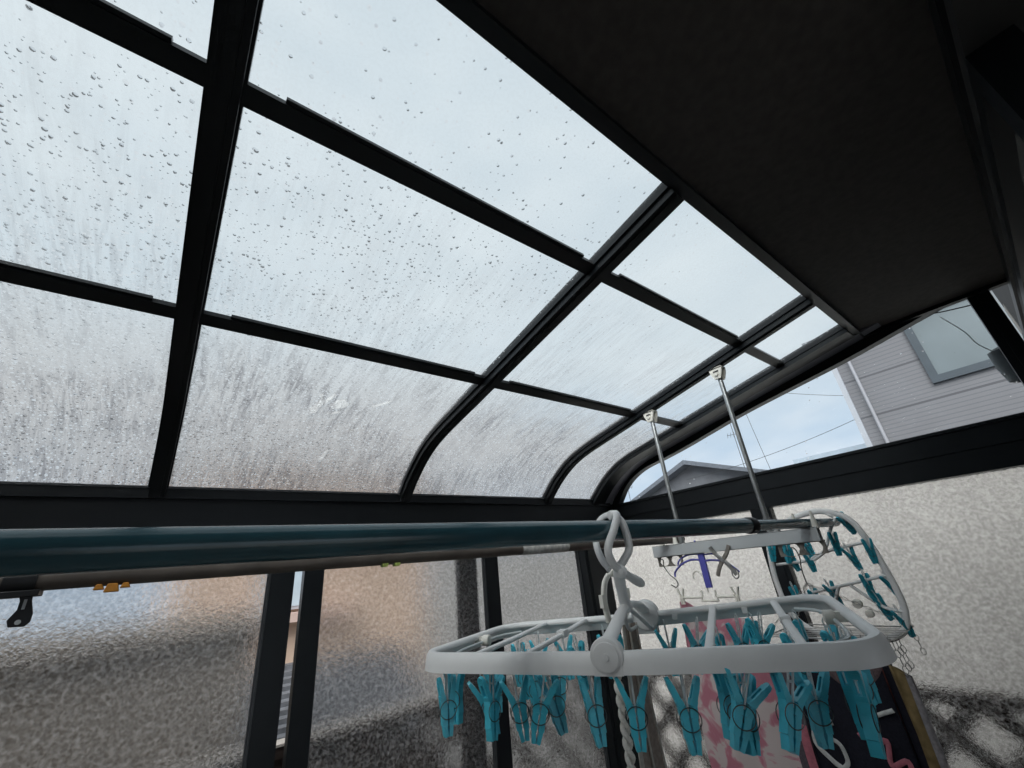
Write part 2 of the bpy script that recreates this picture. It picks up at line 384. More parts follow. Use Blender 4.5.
def floral():
    m, nt, nd, lk, out = newmat('pink_floral_towelling')
    g = nt.nodes.new('ShaderNodeTexCoord'); co = g.outputs['Object']
    sx = N(nt, 'ShaderNodeSeparateXYZ'); lk.new(co, sx.inputs[0])
    n1 = N(nt, 'ShaderNodeTexNoise'); n1.inputs['Scale'].default_value = 11; n1.inputs['Detail'].default_value = 3; n1.inputs['Distortion'].default_value = 1.4; lk.new(co, n1.inputs['Vector'])
    up = mrange(nt, sx.outputs[2], -.36, -.20)            # the top end is a solid pink border
    rt = mrange(nt, sx.outputs[1], -.05, .12, 0, 1)
    a = math_(nt, 'ADD', n1.outputs['Fac'], math_(nt, 'MULTIPLY', up, .12))
    r = N(nt, 'ShaderNodeValToRGB'); e = r.color_ramp.elements
    e[0].position = .51; e[0].color = (.66,.58,.57,1); e[1].position = .58; e[1].color = (.56,.24,.30,1)
    x = e.new(.52); x.color = (.64,.42,.45,1)
    lk.new(a, r.inputs[0])
    p = N(nt, 'ShaderNodeBsdfPrincipled'); p.inputs['Roughness'].default_value = .95; p.inputs['Specular IOR Level'].default_value = .1
    n2 = N(nt, 'ShaderNodeTexNoise'); n2.inputs['Scale'].default_value = 700; lk.new(co, n2.inputs['Vector'])
    b = N(nt, 'ShaderNodeBump'); b.inputs['Strength'].default_value = .6; b.inputs['Distance'].default_value = .002; lk.new(n2.outputs['Fac'], b.inputs['Height'])
    lk.new(b.outputs[0], p.inputs['Normal']); lk.new(r.outputs[0], p.inputs['Base Color'])
    tl = N(nt, 'ShaderNodeBsdfTranslucent'); lk.new(r.outputs[0], tl.inputs[0])
    lk.new(mixsh(nt, .3, p.outputs[0], tl.outputs[0]), out.inputs[0]); return m
M['floral'] = floral()
M['roof'] = wet_sheet('wet_roof_sheet', (.84,.89,.92))
M['frost'] = figured('figured_glass', (.95,.95,.95), .03, .15, 130, .22)
M['clear'] = clearglass('clear_gable_glass')

# ------------------------------------------------------------------ setting: terrace roof and walls
# slope profile of the glazing, seen from the side: (y, z)
PR = [(-.15,.740),(.2,.670),(.6,.590),(1.0,.510),(1.12,.487),(1.20,.470),(1.27,.450),(1.33,.424),(1.385,.392),(1.43,.360),(1.465,.330),(1.49,.308),(1.505,.290)]
FLOOR = -1.6
def cut(path, y0, y1):
    """part of the profile between two y values"""
    def at(y):
        for (a, b), (c, d) in zip(path, path[1:]):
            if a <= y <= c: return (y, b + (d-b)*(y-a)/(c-a))
        return path[-1]
    return [at(y0)] + [p for p in path if y0 + 1e-4 < p[0] < y1 - 1e-4] + [at(y1)]
def curve_fine(path, n=4):
    return [(p[0], p[1]) for p in smoothline([(a, b, 0) for a, b in path], n)]
PF = PR[:4] + [tuple(p) for p in curve_fine(PR[3:], 4)][1:]
counter = {'trim': 0, 'window': 0}
def struct(kind, mb, m, smooth=30, bevel=0.0):
    if kind in counter:
        counter[kind] += 1; name = '%s_%d' % (kind, counter[kind])
    else: name = kind
    o = mb.build(name, m, None, smooth, bevel); o['kind'] = 'structure'; return o

# rafters: wide cap under the sheet with a narrower rib below
for x0, x1 in ((-.80,-.755), (-.072,-.028), (.643,.690), (1.363,1.410)):
    RF = cut(PF, .236, 1.505)
    mb = MB(); mb.strip(RF, -.012, .010, 'x', x0, x1)
    mb.strip(RF, .010, .026, 'x', x0+.006, x1-.004)
    mb.strip(RF, .026, .030, 'x', x0+.016, x1-.014)
    struct('trim', mb, M['frame'])
mb = MB(); mb.strip(RF, -.012, .010, 'x', 1.700, 1.80)
mb.strip(RF, .010, .026, 'x', 1.704, 1.745); mb.strip(RF, .010, .018, 'x', 1.749, 1.80)
struct('trim', mb, M['frame'])
mb = MB(); mb.strip(PF, .002, .016, 'x', 1.80, 1.862); struct('trim', mb, M['filler'])
# cross bars
cols = [(-.755,-.072),(-.028,.643),(.690,1.363),(1.410,1.70)]
for yb0, yb1 in ((.443,.473),(.894,.928)):
    for i, (a, b) in enumerate(cols):
        mb = MB(); mb.strip(cut(PF, yb0, yb1), .0, .010, 'x', a, b)
        if i < 3: mb.strip(cut(PF, yb0-.006, yb0+.012), .0, .007, 'x', a+.045, b-.035)   # rubber lip starts a little way in
        struct('trim', mb, M['frame'])
# roof sheets: three rows in four bays
rows = [(-.14,.452),(.462,.905),(.915,1.50)]
for a, b in cols:
    for y0, y1 in rows:
        p = cut(PF, y0, y1)
        # more segments along the slope
        q = []
        for (u, v), (w, z) in zip(p, p[1:]):
            for k in range(3): q.append((u + (w-u)*k/3, v + (z-v)*k/3))
        q.append(p[-1])
        mb = MB(); mb.strip(q, -.004, -.001, 'x', a-.006, b+.006)
        struct('window', mb, M['roof'], 60)
# eave beam along the front with its ledges
mb = MB(); mb.box((-1.6,1.50,.10),(1.90,1.60,.290)); mb.box((-1.6,1.488,.272),(1.84,1.50,.300)); mb.box((-1.6,1.494,.10),(1.84,1.50,.125))
struct('trim', mb, M['frame'])
mb = MB(); mb.box((-1.6,1.484,.298),(1.70,1.506,.304)); struct('trim', mb, M['frame_in'])
# corner post
mb = MB(); mb.box((1.60,1.502,FLOOR),(1.763,1.57,.102)); mb.box((1.615,1.495,FLOOR),(1.63,1.502,.10)); struct('trim', mb, M['frame'])
mb = MB(); mb.box((1.87,1.63,FLOOR),(1.91,1.67,.30)); struct('trim', mb, M['frame'])
# gable: beam, arch, post
mb = MB(); mb.box((1.868,-.16,.138),(1.94,1.66,.272)); mb.box((1.862,-.16,.138),(1.868,1.50,.160)); mb.box((1.862,-.16,.205),(1.868,1.50,.212)); mb.box((1.86,-.16,.266),(1.90,1.50,.276))
struct('trim', mb, M['frame'])
AI = [(1.455,.270),(1.43,.300),(1.385,.350),(1.32,.392),(1.24,.420),(1.12,.440),(1.0,.463),(.85,.497),(.70,.530),(.48,.568),(.30,.598),(.10,.640),(-.10,.682)]
AI = [tuple(p)[:2] for p in smoothline([(a, b, 0) for a, b in AI], 3)]
# outer edge of the arch body follows the glazing
AO = [(1.52,.270)] + [(y, z+.012) for y, z in reversed(PF)]
def resample(path, n):
    L = [0]
    for a, b in zip(path, path[1:]): L.append(L[-1] + math.hypot(b[0]-a[0], b[1]-a[1]))
    out = []
    for k in range(n):
        t = L[-1]*k/(n-1); i = 0
        while i < len(L)-2 and L[i+1] < t: i += 1
        f = (t-L[i])/max(L[i+1]-L[i], 1e-9); f = min(max(f, 0), 1)
        out.append((path[i][0]+(path[i+1][0]-path[i][0])*f, path[i][1]+(path[i+1][1]-path[i][1])*f))
    return out
A_, B_ = resample(AI, 60), resample(AO, 60)
mb = MB(); n = 60
for x in (1.862, 1.90): mb.v += [(x, p[0], p[1]) for p in A_] + [(x, p[0], p[1]) for p in B_]
for i in range(n-1):
    mb.f += [(i, i+1, n+i+1, n+i), (2*n+i+1, 2*n+i, 3*n+i, 3*n+i+1), (i+1, i, 2*n+i, 2*n+i+1), (n+i, n+i+1, 3*n+i+1, 3*n+i)]
mb.f += [(0, n, 3*n, 2*n), (n-1, 3*n-1, 4*n-1, 2*n-1)]
struct('trim', mb, M['frame'])
mb = MB(); mb.box((1.862,-.104,FLOOR),(1.93,-.055,.70)); mb.box((1.856,-.085,FLOOR),(1.862,-.074,.70)); struct('trim', mb, M['frame'])
# clear gable pane
poly = [(1.47,.24)] + [(y+.006, z+.008) for y, z in AI] + [(-.10,.24)]
mb = MB(); mb.prism(poly, 'x', 1.905, 1.909); struct('window', mb, M['clear'], 0)
# gable frosted panes with stile
mb = MB(); mb.box((1.866,.725,FLOOR),(1.905,.800,.139)); mb.box((1.860,.742,FLOOR),(1.866,.748,.139)); mb.box((1.862,.728,FLOOR),(1.866,.733,.139)); struct('trim', mb, M['frame'])
for a, b in ((.79,1.63),(-.06,.735)):
    mb = MB(); mb.box((1.885,a,FLOOR+.08),(1.889,b,.15)); struct('window', mb, M['frost'], 0)
mb = MB(); mb.box((1.86,-.1,FLOOR),(1.91,1.64,FLOOR+.09)); struct('trim', mb, M['frame'])
# front sashes
def sash(x0, x1, l, r, y):
    """one sliding sash: window_<n> > sash_frame, pane, gasket"""
    counter['window'] += 1
    o = bpy.data.objects.new('window_%d' % counter['window'], None); C.objects.link(o); o.location = (x0, y, FLOOR); o['kind'] = 'structure'
    mb = MB()
    if l: mb.box((x0,y,FLOOR+.04),(x0+l,y+.03,.10))
    if r: mb.box((x1-r,y,FLOOR+.04),(x1,y+.03,.10))
    mb.box((x0,y,.08),(x1,y+.03,.12)); mb.box((x0,y,FLOOR+.04),(x1,y+.03,FLOOR+.10))
    f = local(mb, o).build('sash_frame', M['frame'], o, 0)
    g = MB()
    if r: g.box((x1-r-.004,y+.004,FLOOR+.1),(x1-r,y+.018,.08)); g.box((x1-r-.008,y+.012,FLOOR+.1),(x1-r-.004,y+.018,.08))
    if l: g.box((x0+l,y+.004,FLOOR+.1),(x0+l+.003,y+.018,.08))
    local(g, o).build('gasket', M['frame_in'], o, 0)
    p = MB(); p.box((x0+l-.004,y+.020,FLOOR+.09),(x1-r+.004,y+.024,.09)); local(p, o).build('pane', M['frost'], o, 0)
sash(-1.55, .322, .06, .064, 1.505)
sash(.349, 1.083, .056, .06, 1.505)
sash(1.075, 1.61, .008, .01, 1.54)
mb = MB(); mb.box((.955,1.60,FLOOR),(1.04,1.63,.10)); struct('trim', mb, M['frame'])      # outer post behind the frosted pane
mb = MB(); mb.box((-1.6,1.49,FLOOR),(1.90,1.64,FLOOR+.04)); struct('trim', mb, M['frame'])
# left end wall and floor
mb = MB(); mb.box((-1.62,-.15,FLOOR),(-1.58,1.6,.74)); struct('wall_left', mb, M['wall'], 0)
mb = MB(); mb.box((-1.7,-2.3,FLOOR-.1),(2.6,-.15,FLOOR)); mb.box((-1.62,-.15,FLOOR-.1),(1.95,1.68,FLOOR)); struct('floor', mb, M['floor'], 0)
for a, b in ((-1.58,-.80),):
    for y0, y1 in rows:
        mb = MB(); mb.strip(cut(PF, y0, y1), -.004, -.001, 'x', a-.006, b+.006); struct('window', mb, M['roof'], 60)
# soffit of the house eave, with fascia and edge trims
mb = MB(); mb.box((-1.62,-.15,.662),(1.856,.222,.70)); struct('ceiling', mb, M['soffit'], 0)
mb = MB(); mb.box((-1.62,.212,.650),(1.868,.236,.735)); mb.box((1.846,-.15,.650),(1.868,.236,.735)); struct('trim', mb, M['frame'], 0)
# house wall beside the viewer, with its door
mb = MB(); mb.box((.62,-.24,.60),(2.6,-.152,.95)); struct('wall_right', mb, M['wall'], 0)
mb = MB(); mb.box((-1.7,-2.3,FLOOR),(2.6,-2.2,-1.2)); mb.box((-1.7,-2.3,.40),(2.6,-2.2,.80)); mb.box((-1.7,-2.3,-1.2),(-.4,-2.2,.40)); mb.box((1.5,-2.3,-1.2),(2.6,-2.2,.40)); mb.box((.16,-2.3,-1.2),(.24,-2.2,.40)); mb.box((-1.7,-2.3,FLOOR),(-1.62,-.15,.80)); mb.box((2.5,-2.3,FLOOR),(2.6,-.15,.80)); struct('wall_back', mb, M['room'], 0)  # unseen room behind; opening in its back wall added to let in fill light
mb = MB(); mb.box((-1.7,-2.3,.72),(2.6,-.245,.80)); mb.box((-1.7,-.26,.705),(.62,-.15,.80)); struct('ceiling', mb, M['room'], 0)
mb = MB(); mb.box((.62,-.152,.625),(2.6,-.145,.655)); struct('trim', mb, M['frame'], 0)
d = bpy.data.objects.new('door_1', None); C.objects.link(d); d.location = (.80,-.17,FLOOR); d['kind'] = 'structure'
mb = MB(); mb.box((.765,-.20,FLOOR),(.823,-.152,.60)); mb.box((.823,-.20,.573),(2.5,-.152,.60)); mb.box((2.42,-.20,FLOOR),(2.5,-.152,.60)); mb.box((.8,-.20,FLOOR),(2.5,-.152,FLOOR+.08))
local(mb, d).build('door_frame', M['frame'], d, 0)
mb = MB(); mb.box((.82,-.184,FLOOR+.05),(2.43,-.178,.58)); local(mb, d).build('pane', M['doorglass'], d, 0)

# ------------------------------------------------------------------ poles
P1 = (.461, .0452)
o = thing('laundry_pole', 'long teal coated telescopic laundry pole, the nearer and higher of two', 'laundry pole', (0,P1[0],P1[1]))
mb = MB(); mb.tube([(-1.35,0,0),(1.05,0,0)], .0158, 28); mb.build('outer_tube', M['pole'], o)
mb = MB(); mb.tube([(1.036,0,0),(1.040,0,0),(1.064,0,0),(1.068,0,0)], [.0162,.0182,.0182,.014], 28); j = mb.build('locking_ring', M['blackp'], o); j['label'] = 'black ring where the tubes join'
mb = MB(); mb.hollow((1.05,0,0),(1.64,0,0), .0122, .0108, 24); mb.build('inner_tube', M['pole'], o)
mb = MB(); mb.disc((1.625,0,0),(1,0,0),.0108,.004,20); mb.build('hole_shade', M['blackp'], o)  # black disc standing in for the dark inside the open tube
o = thing('laundry_pole', 'dull brown laundry pole behind the teal one, with a strip of grey tape', 'laundry pole', (0,.90,.0515))
mb = MB(); mb.tube([(-1.35,0,0),(1.46,0,0)], .0142, 24); mb.build('tube', M['pole2'], o)
mb = MB(); mb.tube([(.722,0,0),(.726,0,0),(.884,0,0),(.888,0,0)], [.0145,.0150,.0151,.0145], 24); t = mb.build('tape', M['tape'], o); t['label'] = 'worn grey tape'
mb = MB(); mb.tube([(1.455,0,0),(1.458,0,0),(1.475,0,0)], [.0142,.0155,.0150], 24); mb.build('end_cap', M['blackp'], o)

# hanger that carries the poles: rods, brackets, arm, hole plates, pegs
o = thing('pole_hanger', 'grey metal arm hung on two steel rods from the black rafter', 'pole hanger', (1.386,.70,.0))
def hole_plate(y0, y1, z0, z1, x, th, holes, rad):
    mb = MB(); n = 48; ys = [y0 + (y1-y0)*i/n for i in range(n+1)]; zc = (z0+z1)/2
    def hh(y):
        for c in holes:
            d2 = rad*rad - (y-c)**2
            if d2 > 0: return math.sqrt(d2)*.85
        return 0.0
    for (a, b) in zip(ys, ys[1:]):
        ha, hb = hh(a), hh(b)
        for s in (1, -1):
            e = z1 if s > 0 else z0
            A = (zc+s*ha, e); Bq = (zc+s*hb, e)
            vs = [(x,a,A[0]),(x,b,Bq[0]),(x,b,Bq[1]),(x,a,A[1])]; vs += [(x+th,)+v[1:] for v in vs]
            mb.add(vs, [(0,1,2,3),(7,6,5,4),(0,4,5,1),(2,6,7,3),(1,5,6,2),(3,7,4,0)])
    return mb
for y, zt in ((.847,.506),(.556,.563)):
    mb = MB(); mb.tube([(1.388,y,.035),(1.388,y,zt-.02)], .0075, 18); mb.tube([(1.388,y,.035),(1.388,y,.075)], .0095, 18)
    r = local(mb, o).build('rod', M['steel'], o)
    mb = MB()
    mb.prism([(y-.022,zt+.006),(y+.022,zt+.006),(y+.020,zt-.010),(y+.010,zt-.034),(y-.010,zt-.034),(y-.020,zt-.010)], 'x', 1.372, 1.378)
    mb.prism([(y-.022,zt+.006),(y+.022,zt+.006),(y+.020,zt-.010),(y+.010,zt-.034),(y-.010,zt-.034),(y-.020,zt-.010)], 'x', 1.398, 1.404)
    mb.box((1.372,y-.022,zt+.002),(1.404,y+.022,zt+.008)); mb.disc((1.388,y,zt-.018),(1,0,0),.006,.042,14)
    b = local(mb, o).build('bracket', M['cream'], o)
    mb = MB(); mb.box((1.3705,y-.009,zt-.010),(1.3718,y+.009,zt-.005)); local(mb, o).build('bracket_slot', M['blackp'], b).location = (0,0,0)
mb = MB(); mb.box((1.380,.436,-.003),(1.383,.965,.034)); mb.box((1.380,.436,.031),(1.402,.965,.034)); mb.box((1.399,.436,-.003),(1.402,.965,.034)); mb.box((1.380,.436,-.003),(1.402,.965,.0))
local(mb, o).build('arm', M['alu'], o, 0, .001)
for y0, y1 in ((.432,.552),(.862,.958)):
    c = (y0+y1)/2; w = (y1-y0)
    mb = hole_plate(y0, y1, -.034, .0, 1.389, .004, (c-w*.24, c+w*.24), w*.19); mb.box((1.385,y0,-.004),(1.397,y1,0))
    local(mb, o).build('hole_plate', M['greybr'], o, 0)
for y in (.440,.486,.874,.928):
    mb = MB(); mb.tube([(1.391,y,.030),(1.391,y,.045),(1.391,y,.076)], [(.008,.010),(.006,.007),(.0025,.003)], 12)
    local(mb, o).build('stop_peg', M['cream'], o)

# ------------------------------------------------------------------ clothes pegs
def peg_meshes(open_=1.0, n_link=.022):
    """peg hanging in its own x-z plane, link top at the origin; returns bmesh builders for arms, link, spring"""
    top = -n_link
    piv = top - .024; jaw = top - .058
    arms = MB(); w = .0050
    for s in (-1, 1):
        hx = s*.0135*open_
        path = [(s*.0026, jaw), (s*.0044, jaw+.012), (s*.0046, piv-.004), (s*.0060, piv+.006), (hx, top+.004)]
        # jaw part solid
        def seg(p, q, ya, yb, t=.0020):
            p = Vector((p[0],0,p[1])); q = Vector((q[0],0,q[1])); d = (q-p).normalized(); nrm = Vector((d.z,0,-d.x))
            vs = []
            for c in (p, q):
                for a, y in ((-t, ya), (t, ya), (t, yb), (-t, yb)): vs.append(c + nrm*a + Vector((0,y,0)))
            arms.add(vs, [(3,2,1,0),(4,5,6,7),(0,1,5,4),(1,2,6,5),(2,3,7,6),(3,0,4,7)])
        seg(path[0], path[1], -w, w, .0024); seg(path[1], path[2], -w, w, .0034); seg(path[2], path[3], -w, w, .0040)
        a = Vector((path[3][0],0,path[3][1])); b = Vector((path[4][0],0,path[4][1])); d = (b-a)
        m = a + d*.25; e = a + d*.82
        t2 = lambda v: (v.x, v.z)
        seg(t2(a), t2(m), -w, w, .0036); seg(t2(m), t2(e), -w, -w+.0030, .0030); seg(t2(m), t2(e), w-.0030, w, .0030); seg(t2(e), t2(b), -w, w, .0026)
        arms.disc((b.x,0,b.z), (d.z,0,-d.x), w, .0042, 14)
    link = MB()
    link.tube([(0,-.003,-.004),(0,0,0),(0,.003,-.004)], .0008, 6)
    for y in (-.0028,.0028): link.box((-.0008,y-.0008,piv+.002),(.0008,y+.0008,-.004))
    for z in (-.012, top, piv+.004): link.box((-.0008,-.0028,z-.001),(.0008,.0028,z+.001))
    sp = MB()
    pts = [(math.sin(t)*.0115, .0054, piv-.005+math.cos(t)*.0105) for i, t in enumerate([2*PI*k/20 for k in range(20)])]
    sp.tube(pts, .00055, 6, closed=True)
    sp.tube([(x, -y, z) for x, y, z in pts], .00055, 6, closed=True)
    return arms, link, sp
def proto_peg(open_, mat):
    a, l, s = peg_meshes(open_)
    o = a.build('clothes_peg', mat, None, 0); l.build('link', M['clearp'], o, 0); s.build('spring', M['wire'], o)
    return o
PEG = [proto_peg(k, M['teal']) for k in (.75, 1.15, 1.5)]
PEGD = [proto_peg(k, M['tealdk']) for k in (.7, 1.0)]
used = set()
def place_peg(protos, i, parent, loc, yaw, tx=0.0, ty=0.0, sc=1.0):
    p = protos[i % len(protos)]
    if p.name in used: q = copy_tree(p, parent)
    else: used.add(p.name); q = p; q.parent = parent
    q.location = loc; q.rotation_euler = (tx, ty, yaw); q.scale = (sc, sc, sc); return q

# ------------------------------------------------------------------ near pinch hanger
L_, W_ = .566, .300
h = thing('pinch_hanger', 'white rectangular pinch hanger with turquoise pegs, clamped on the teal pole', 'laundry hanger', (.566,.464,-.100))
h.rotation_euler = (0, 0, -1.103)
def rrect(L, W, r, n=8, z=0.0):
    pts = []
    for cx, cy, a0 in ((L/2-r, W/2-r, 0), (-L/2+r, W/2-r, PI/2), (-L/2+r, -W/2+r, PI), (L/2-r, -W/2+r, 1.5*PI)):
        for k in range(n+1):
            t = a0 + PI/2*k/n; pts.append((cx+r*math.cos(t), cy+r*math.sin(t), z))
    return pts
def bar_section(path, prof, closed=True):
    """sweep a cross-section (outward, up) round a flat loop"""
    mb = MB(); m = len(path); k = len(prof); vs = []
    for i in range(m):
        a = Vector(path[i-1]); b = Vector(path[(i+1) % m]); t = (b-a).normalized(); nrm = Vector((t.y, -t.x, 0))
        for u, z in prof: vs.append(Vector(path[i]) + nrm*u + Vector((0,0,z)))
    fs = []
    for i in range(m):
        j = (i+1) % m
        for q in range(k): fs.append((i*k+q, i*k+(q+1) % k, j*k+(q+1) % k, j*k+q))
    return mb.add(vs, fs)
def densify(pts, step=.03):
    out = []
    for i, p in enumerate(pts):
        q = pts[(i+1) % len(pts)]; d = (Vector(q)-Vector(p)).length; n = max(1, int(d/step))
        for k in range(n): out.append(tuple(Vector(p).lerp(Vector(q), k/n)))
    return out
prof = [(.0045,-.0205),(.0085,-.0195),(.0075,-.012),(.0055,-.002),(.0025,.0026),(-.003,.0032),(-.0070,.001),(-.0082,-.004),(-.0068,-.006),(.000,-.006),(.0030,-.019)]
def wz(u, v): return .020*(u/L_+.5)*(v/W_+.5)      # the frame is slightly twisted: its far right corner rides up
fr = bar_section([(x, y, abs(x)*.014 + wz(x, y)) for x, y, z in densify(rrect(L_-.012, W_-.012, .045))], prof)
fr.build('outer_frame', M['white'], h, 50)
for u, v0, v1, w in ((-.19,-W_/2+.01,W_/2-.01,.0042),(-.11,-W_/2+.01,W_/2-.01,.0042),(.113,-W_/2+.01,W_/2-.01,.0055),(.205,-W_/2+.01,W_/2-.01,.0055)):
    mb = MB(); mb.tube([(u,v0,wz(u,v0)),(u,-.02,wz(u,-.02)-.001),(u,v1,wz(u,v1))], [(w,.0036)]*3, 10, flat=(1,0,0)); 
    if u in (-.11,.205): mb.box((u-.006,-.004,wz(u,0)-.005),(u+.006,.02,wz(u,0)+.0048))
    mb.build('cross_bar', M['white'], h)
# stop lugs on the back bar
for u in (-.06,.05,.16):
    mb = MB(); q = wz(u, W_/2); mb.box((u-.004,W_/2-.016,-.012+q),(u+.004,W_/2-.010,-.004+q)); mb.build('lug', M['white'], h, 0)
# centre hinge: two round bosses, the arched arm between, discs
for s in (-1, 1):
    mb = MB(); c = (0, s*(W_/2-.006), -.001 + wz(0, s*W_/2))
    mb.disc(c, (0,1,0), .0200 if s < 0 else .0235, .018 if s < 0 else .026, 32, .003); mb.disc((0, s*(W_/2+.004), -.001), (0,1,0), .0155, .004, 32, .001); mb.disc((0, s*(W_/2+.0065), -.001), (0,1,0), .004, .003, 16)
    mb.box((-.017,c[1]-.0085,-.020),(.0,c[1]+.0085,.006)); mb.box((.0,c[1]-.0085,-.020),(.017,c[1]+.0085,-.002))
    mb.build('hinge_boss', M['white'], h, 40)
mb = MB()
for s in (-1, 1):
    mb.tube([(0, s*(W_/2-.012), .010 if s < 0 else .016), (0, s*.09, .020 if s < 0 else .030), (0, s*.04, .032 if s < 0 else .036), (0, 0, .036)], [(.010,.006),(.0095,.0055),(.008,.005),(.007,.007)], 12, flat=(1,0,0))
mb.disc((0,0,.034),(0,0,1),.009,.012,20,.002)
mb.build('centre_arm', M['white'], h, 45)
mb = MB()
for x in (-.018,.018):
    mb.tube(smoothline([(0,0,.036),(x*.6,.03,.018),(x,.075,-.004),(x*.8,W_/2-.03,-.006)],6), .0028, 8)
mb.build('brace', M['clearp'], h)
# slide pieces and knobs inside the short ends
for s in (-1, 1):
    mb = MB(); pth = smoothline([(s*(L_/2-.055),.105,-.006),(s*(L_/2-.028),.075,-.006),(s*(L_/2-.022),.0,-.006),(s*(L_/2-.028),-.075,-.006),(s*(L_/2-.06),-.105,-.006)],6)
    pth = [(p[0], p[1], p[2] + wz(p[0], p[1])) for p in pth]
    mb.tube(pth, .0022, 8); mb.build('inner_rail', M['clearp'], h)
    mb = MB(); q = wz(s*L_/2, .02); mb.disc((s*(L_/2-.026),.022,-.004+q),(1,0,0),.0085,.013,20,.002); mb.box((s*(L_/2-.016)-.010,.016,-.010+q),(s*(L_/2-.016)+.010,.028,.002+q))
    mb.build('slide_knob', M['cream'], h, 40)
# hook on the pole (frame of the hanger: local y points away from the viewer, pole passes at local angle)
H0 = Vector((0,0,.036))
Minv = Matrix.Translation(h.location) @ Matrix.Rotation(-1.103, 4, 'Z'); Minv.invert()
def W2L(p): return Minv @ Vector(p)
def wt(mb): mb.v = [tuple(W2L(v)) for v in mb.v]; return mb
X0 = .566
mb = MB()
front = smoothline([(.573,.462,.071),(.560,.444,.066),(.541,.440,.044),(.521,.440,.020),(.523,.441,.002),(.539,.441,-.013),(.560,.440,-.024),(.586,.440,-.036)],6)
front2 = smoothline([(.576,.462,.071),(.566,.442,.056),(.570,.440,.038),(.571,.441,.016),(.555,.443,.000),(.538,.445,-.014),(.545,.452,-.034),(.558,.460,-.048)],6)
back = smoothline([(.574,.460,.071),(.572,.474,.071),(.565,.484,.065),(.556,.489,.050),(.550,.488,.028),(.545,.478,.006),(.542,.462,-.010)],6)
mb.tube(front, [.0060]*(len(front)-6)+[.0066,.0070,.0070,.0068,.0058,.004], 12); wt(mb).build('hook_arm', M['white'], h)
mb = MB(); mb.tube(front2, .0060, 12); wt(mb).build('hook_arm', M['white'], h)
mb = MB(); mb.tube(back, [(.0062,.004)]*len(back), 12); mb.disc((.572,.460,.069),(1,-.3,0),.0078,.016,18,.002); wt(mb).build('hook_back', M['white'], h)
mb = MB(); mb.disc((.540,.441,-.015),(-.75,-.66,0),.0098,.012,20,.002); mb.disc((.536,.437,-.015),(-.75,-.66,0),.0035,.008,12); wt(mb).build('hook_pivot', M['white'], h)
mb = MB(); mb.tube([(.541,.445,-.020),(.552,.455,-.044),(.566,.464,-.066)], [.0080,.0072,.0090], 16); wt(mb).build('hook_stem', M['white'], h)
# pegs: (along, across, which, turn, tilt)
pg = [(-.238,-.132,0,.6,0),(-.256,-.085,1,-.5,.1),(-.183,-.138,1,.3,.25),(-.166,-.130,2,1.0,-.15),(-.215,-.045,1,.5,.1),(-.132,-.138,1,.2,.12),(-.150,-.045,0,.5,.1),(-.083,-.138,1,.1,-.28),(-.096,-.118,0,.4,.2),
      (-.030,-.138,0,.25,.05),(.022,-.138,1,.0,-.05),(.078,-.138,1,.05,-.05),(.128,-.10,1,.4,-.3),(.150,-.138,2,.1,-.45),(.138,-.128,1,.5,-.2),(.190,-.128,2,.4,-.5),(.205,-.112,1,.0,-.1),(.246,-.120,1,.9,-.3),(.252,-.05,0,.4,0),(.240,-.085,0,.8,-.1),
      (-.235,.10,0,.5,0),(-.205,.13,1,.2,0),(-.19,.02,0,.8,.1),(-.16,.134,1,.3,.1),(-.11,.06,1,.9,.1),(-.08,.134,0,.3,.05),(-.11,-.02,2,.3,-.1),(-.04,.134,1,.6,0),
      (.030,.134,1,.0,0),(.085,.134,2,.2,-.25),(.113,.06,0,.8,0),(.145,.134,1,.2,-.1),(.165,.134,0,.7,0),(.18,.134,2,.3,-.3),(.205,.05,0,.5,0),(.226,.125,0,.9,.0),(.255,.06,1,.7,.1),(.262,.0,0,.3,.1)]
for i, (u, v, k, yaw, ty) in enumerate(pg):
    place_peg(PEG, k, h, (u, v, -.010 + wz(u, v)), yaw + .35, random.uniform(-.06,.06), -ty, 1.0)

# ------------------------------------------------------------------ folded pinch hanger hung edge-on at the pole end
h2 = thing('pinch_hanger', 'folded grey-white pinch hanger with small pegs hanging at the far pole end', 'laundry hanger', (1.585,.50,.06))
XH = 1.585
loop = [(.640,.030),(.560,.070),(.487,.082),(.437,.068),(.405,.040),(.386,-.018),(.374,-.092),(.368,-.154),(.372,-.200),(.390,-.240),(.44,-.262),(.52,-.262),(.60,-.25),(.655,-.20),(.668,-.12),(.662,-.04)]
sl = smoothline([(XH,a,b) for a, b in loop], 6, True)
mb = MB(); mb.tube(sl, [(.0050,.0085)]*len(sl), 12, closed=True, flat=(1,0,0)); local(mb, h2).build('outer_frame', M['white'], h2, 60)
def bars2(pts, r=.0055):
    mb = MB(); s = smoothline([(XH,a,b) for a, b in pts], 6); mb.tube(s, [(r,r*.8)]*len(s), 10, flat=(1,0,0)); return local(mb, h2).build('cross_bar', M['white'], h2)
bars2([(.650,-.060),(.56,-.055),(.52,-.040),(.476,-.030),(.394,-.018)])
bars2([(.441,.055),(.470,.020),(.500,-.030),(.54,-.055)])
bars2([(.665,-.165),(.579,-.145),(.50,-.130),(.378,-.106)])
bars2([(.50,-.130),(.520,-.165),(.54,-.22),(.55,-.26)])
bars2([(.470,-.128),(.443,-.155),(.41,-.185),(.375,-.195)])
mb = MB(); mb.disc((XH,.47,-.175),(1,0,0),.012,.016,20,.002); mb.disc((XH,.45,-.20),(1,0,0),.010,.014,20,.002); local(mb, h2).build('slide_knob', M['cream'], h2)
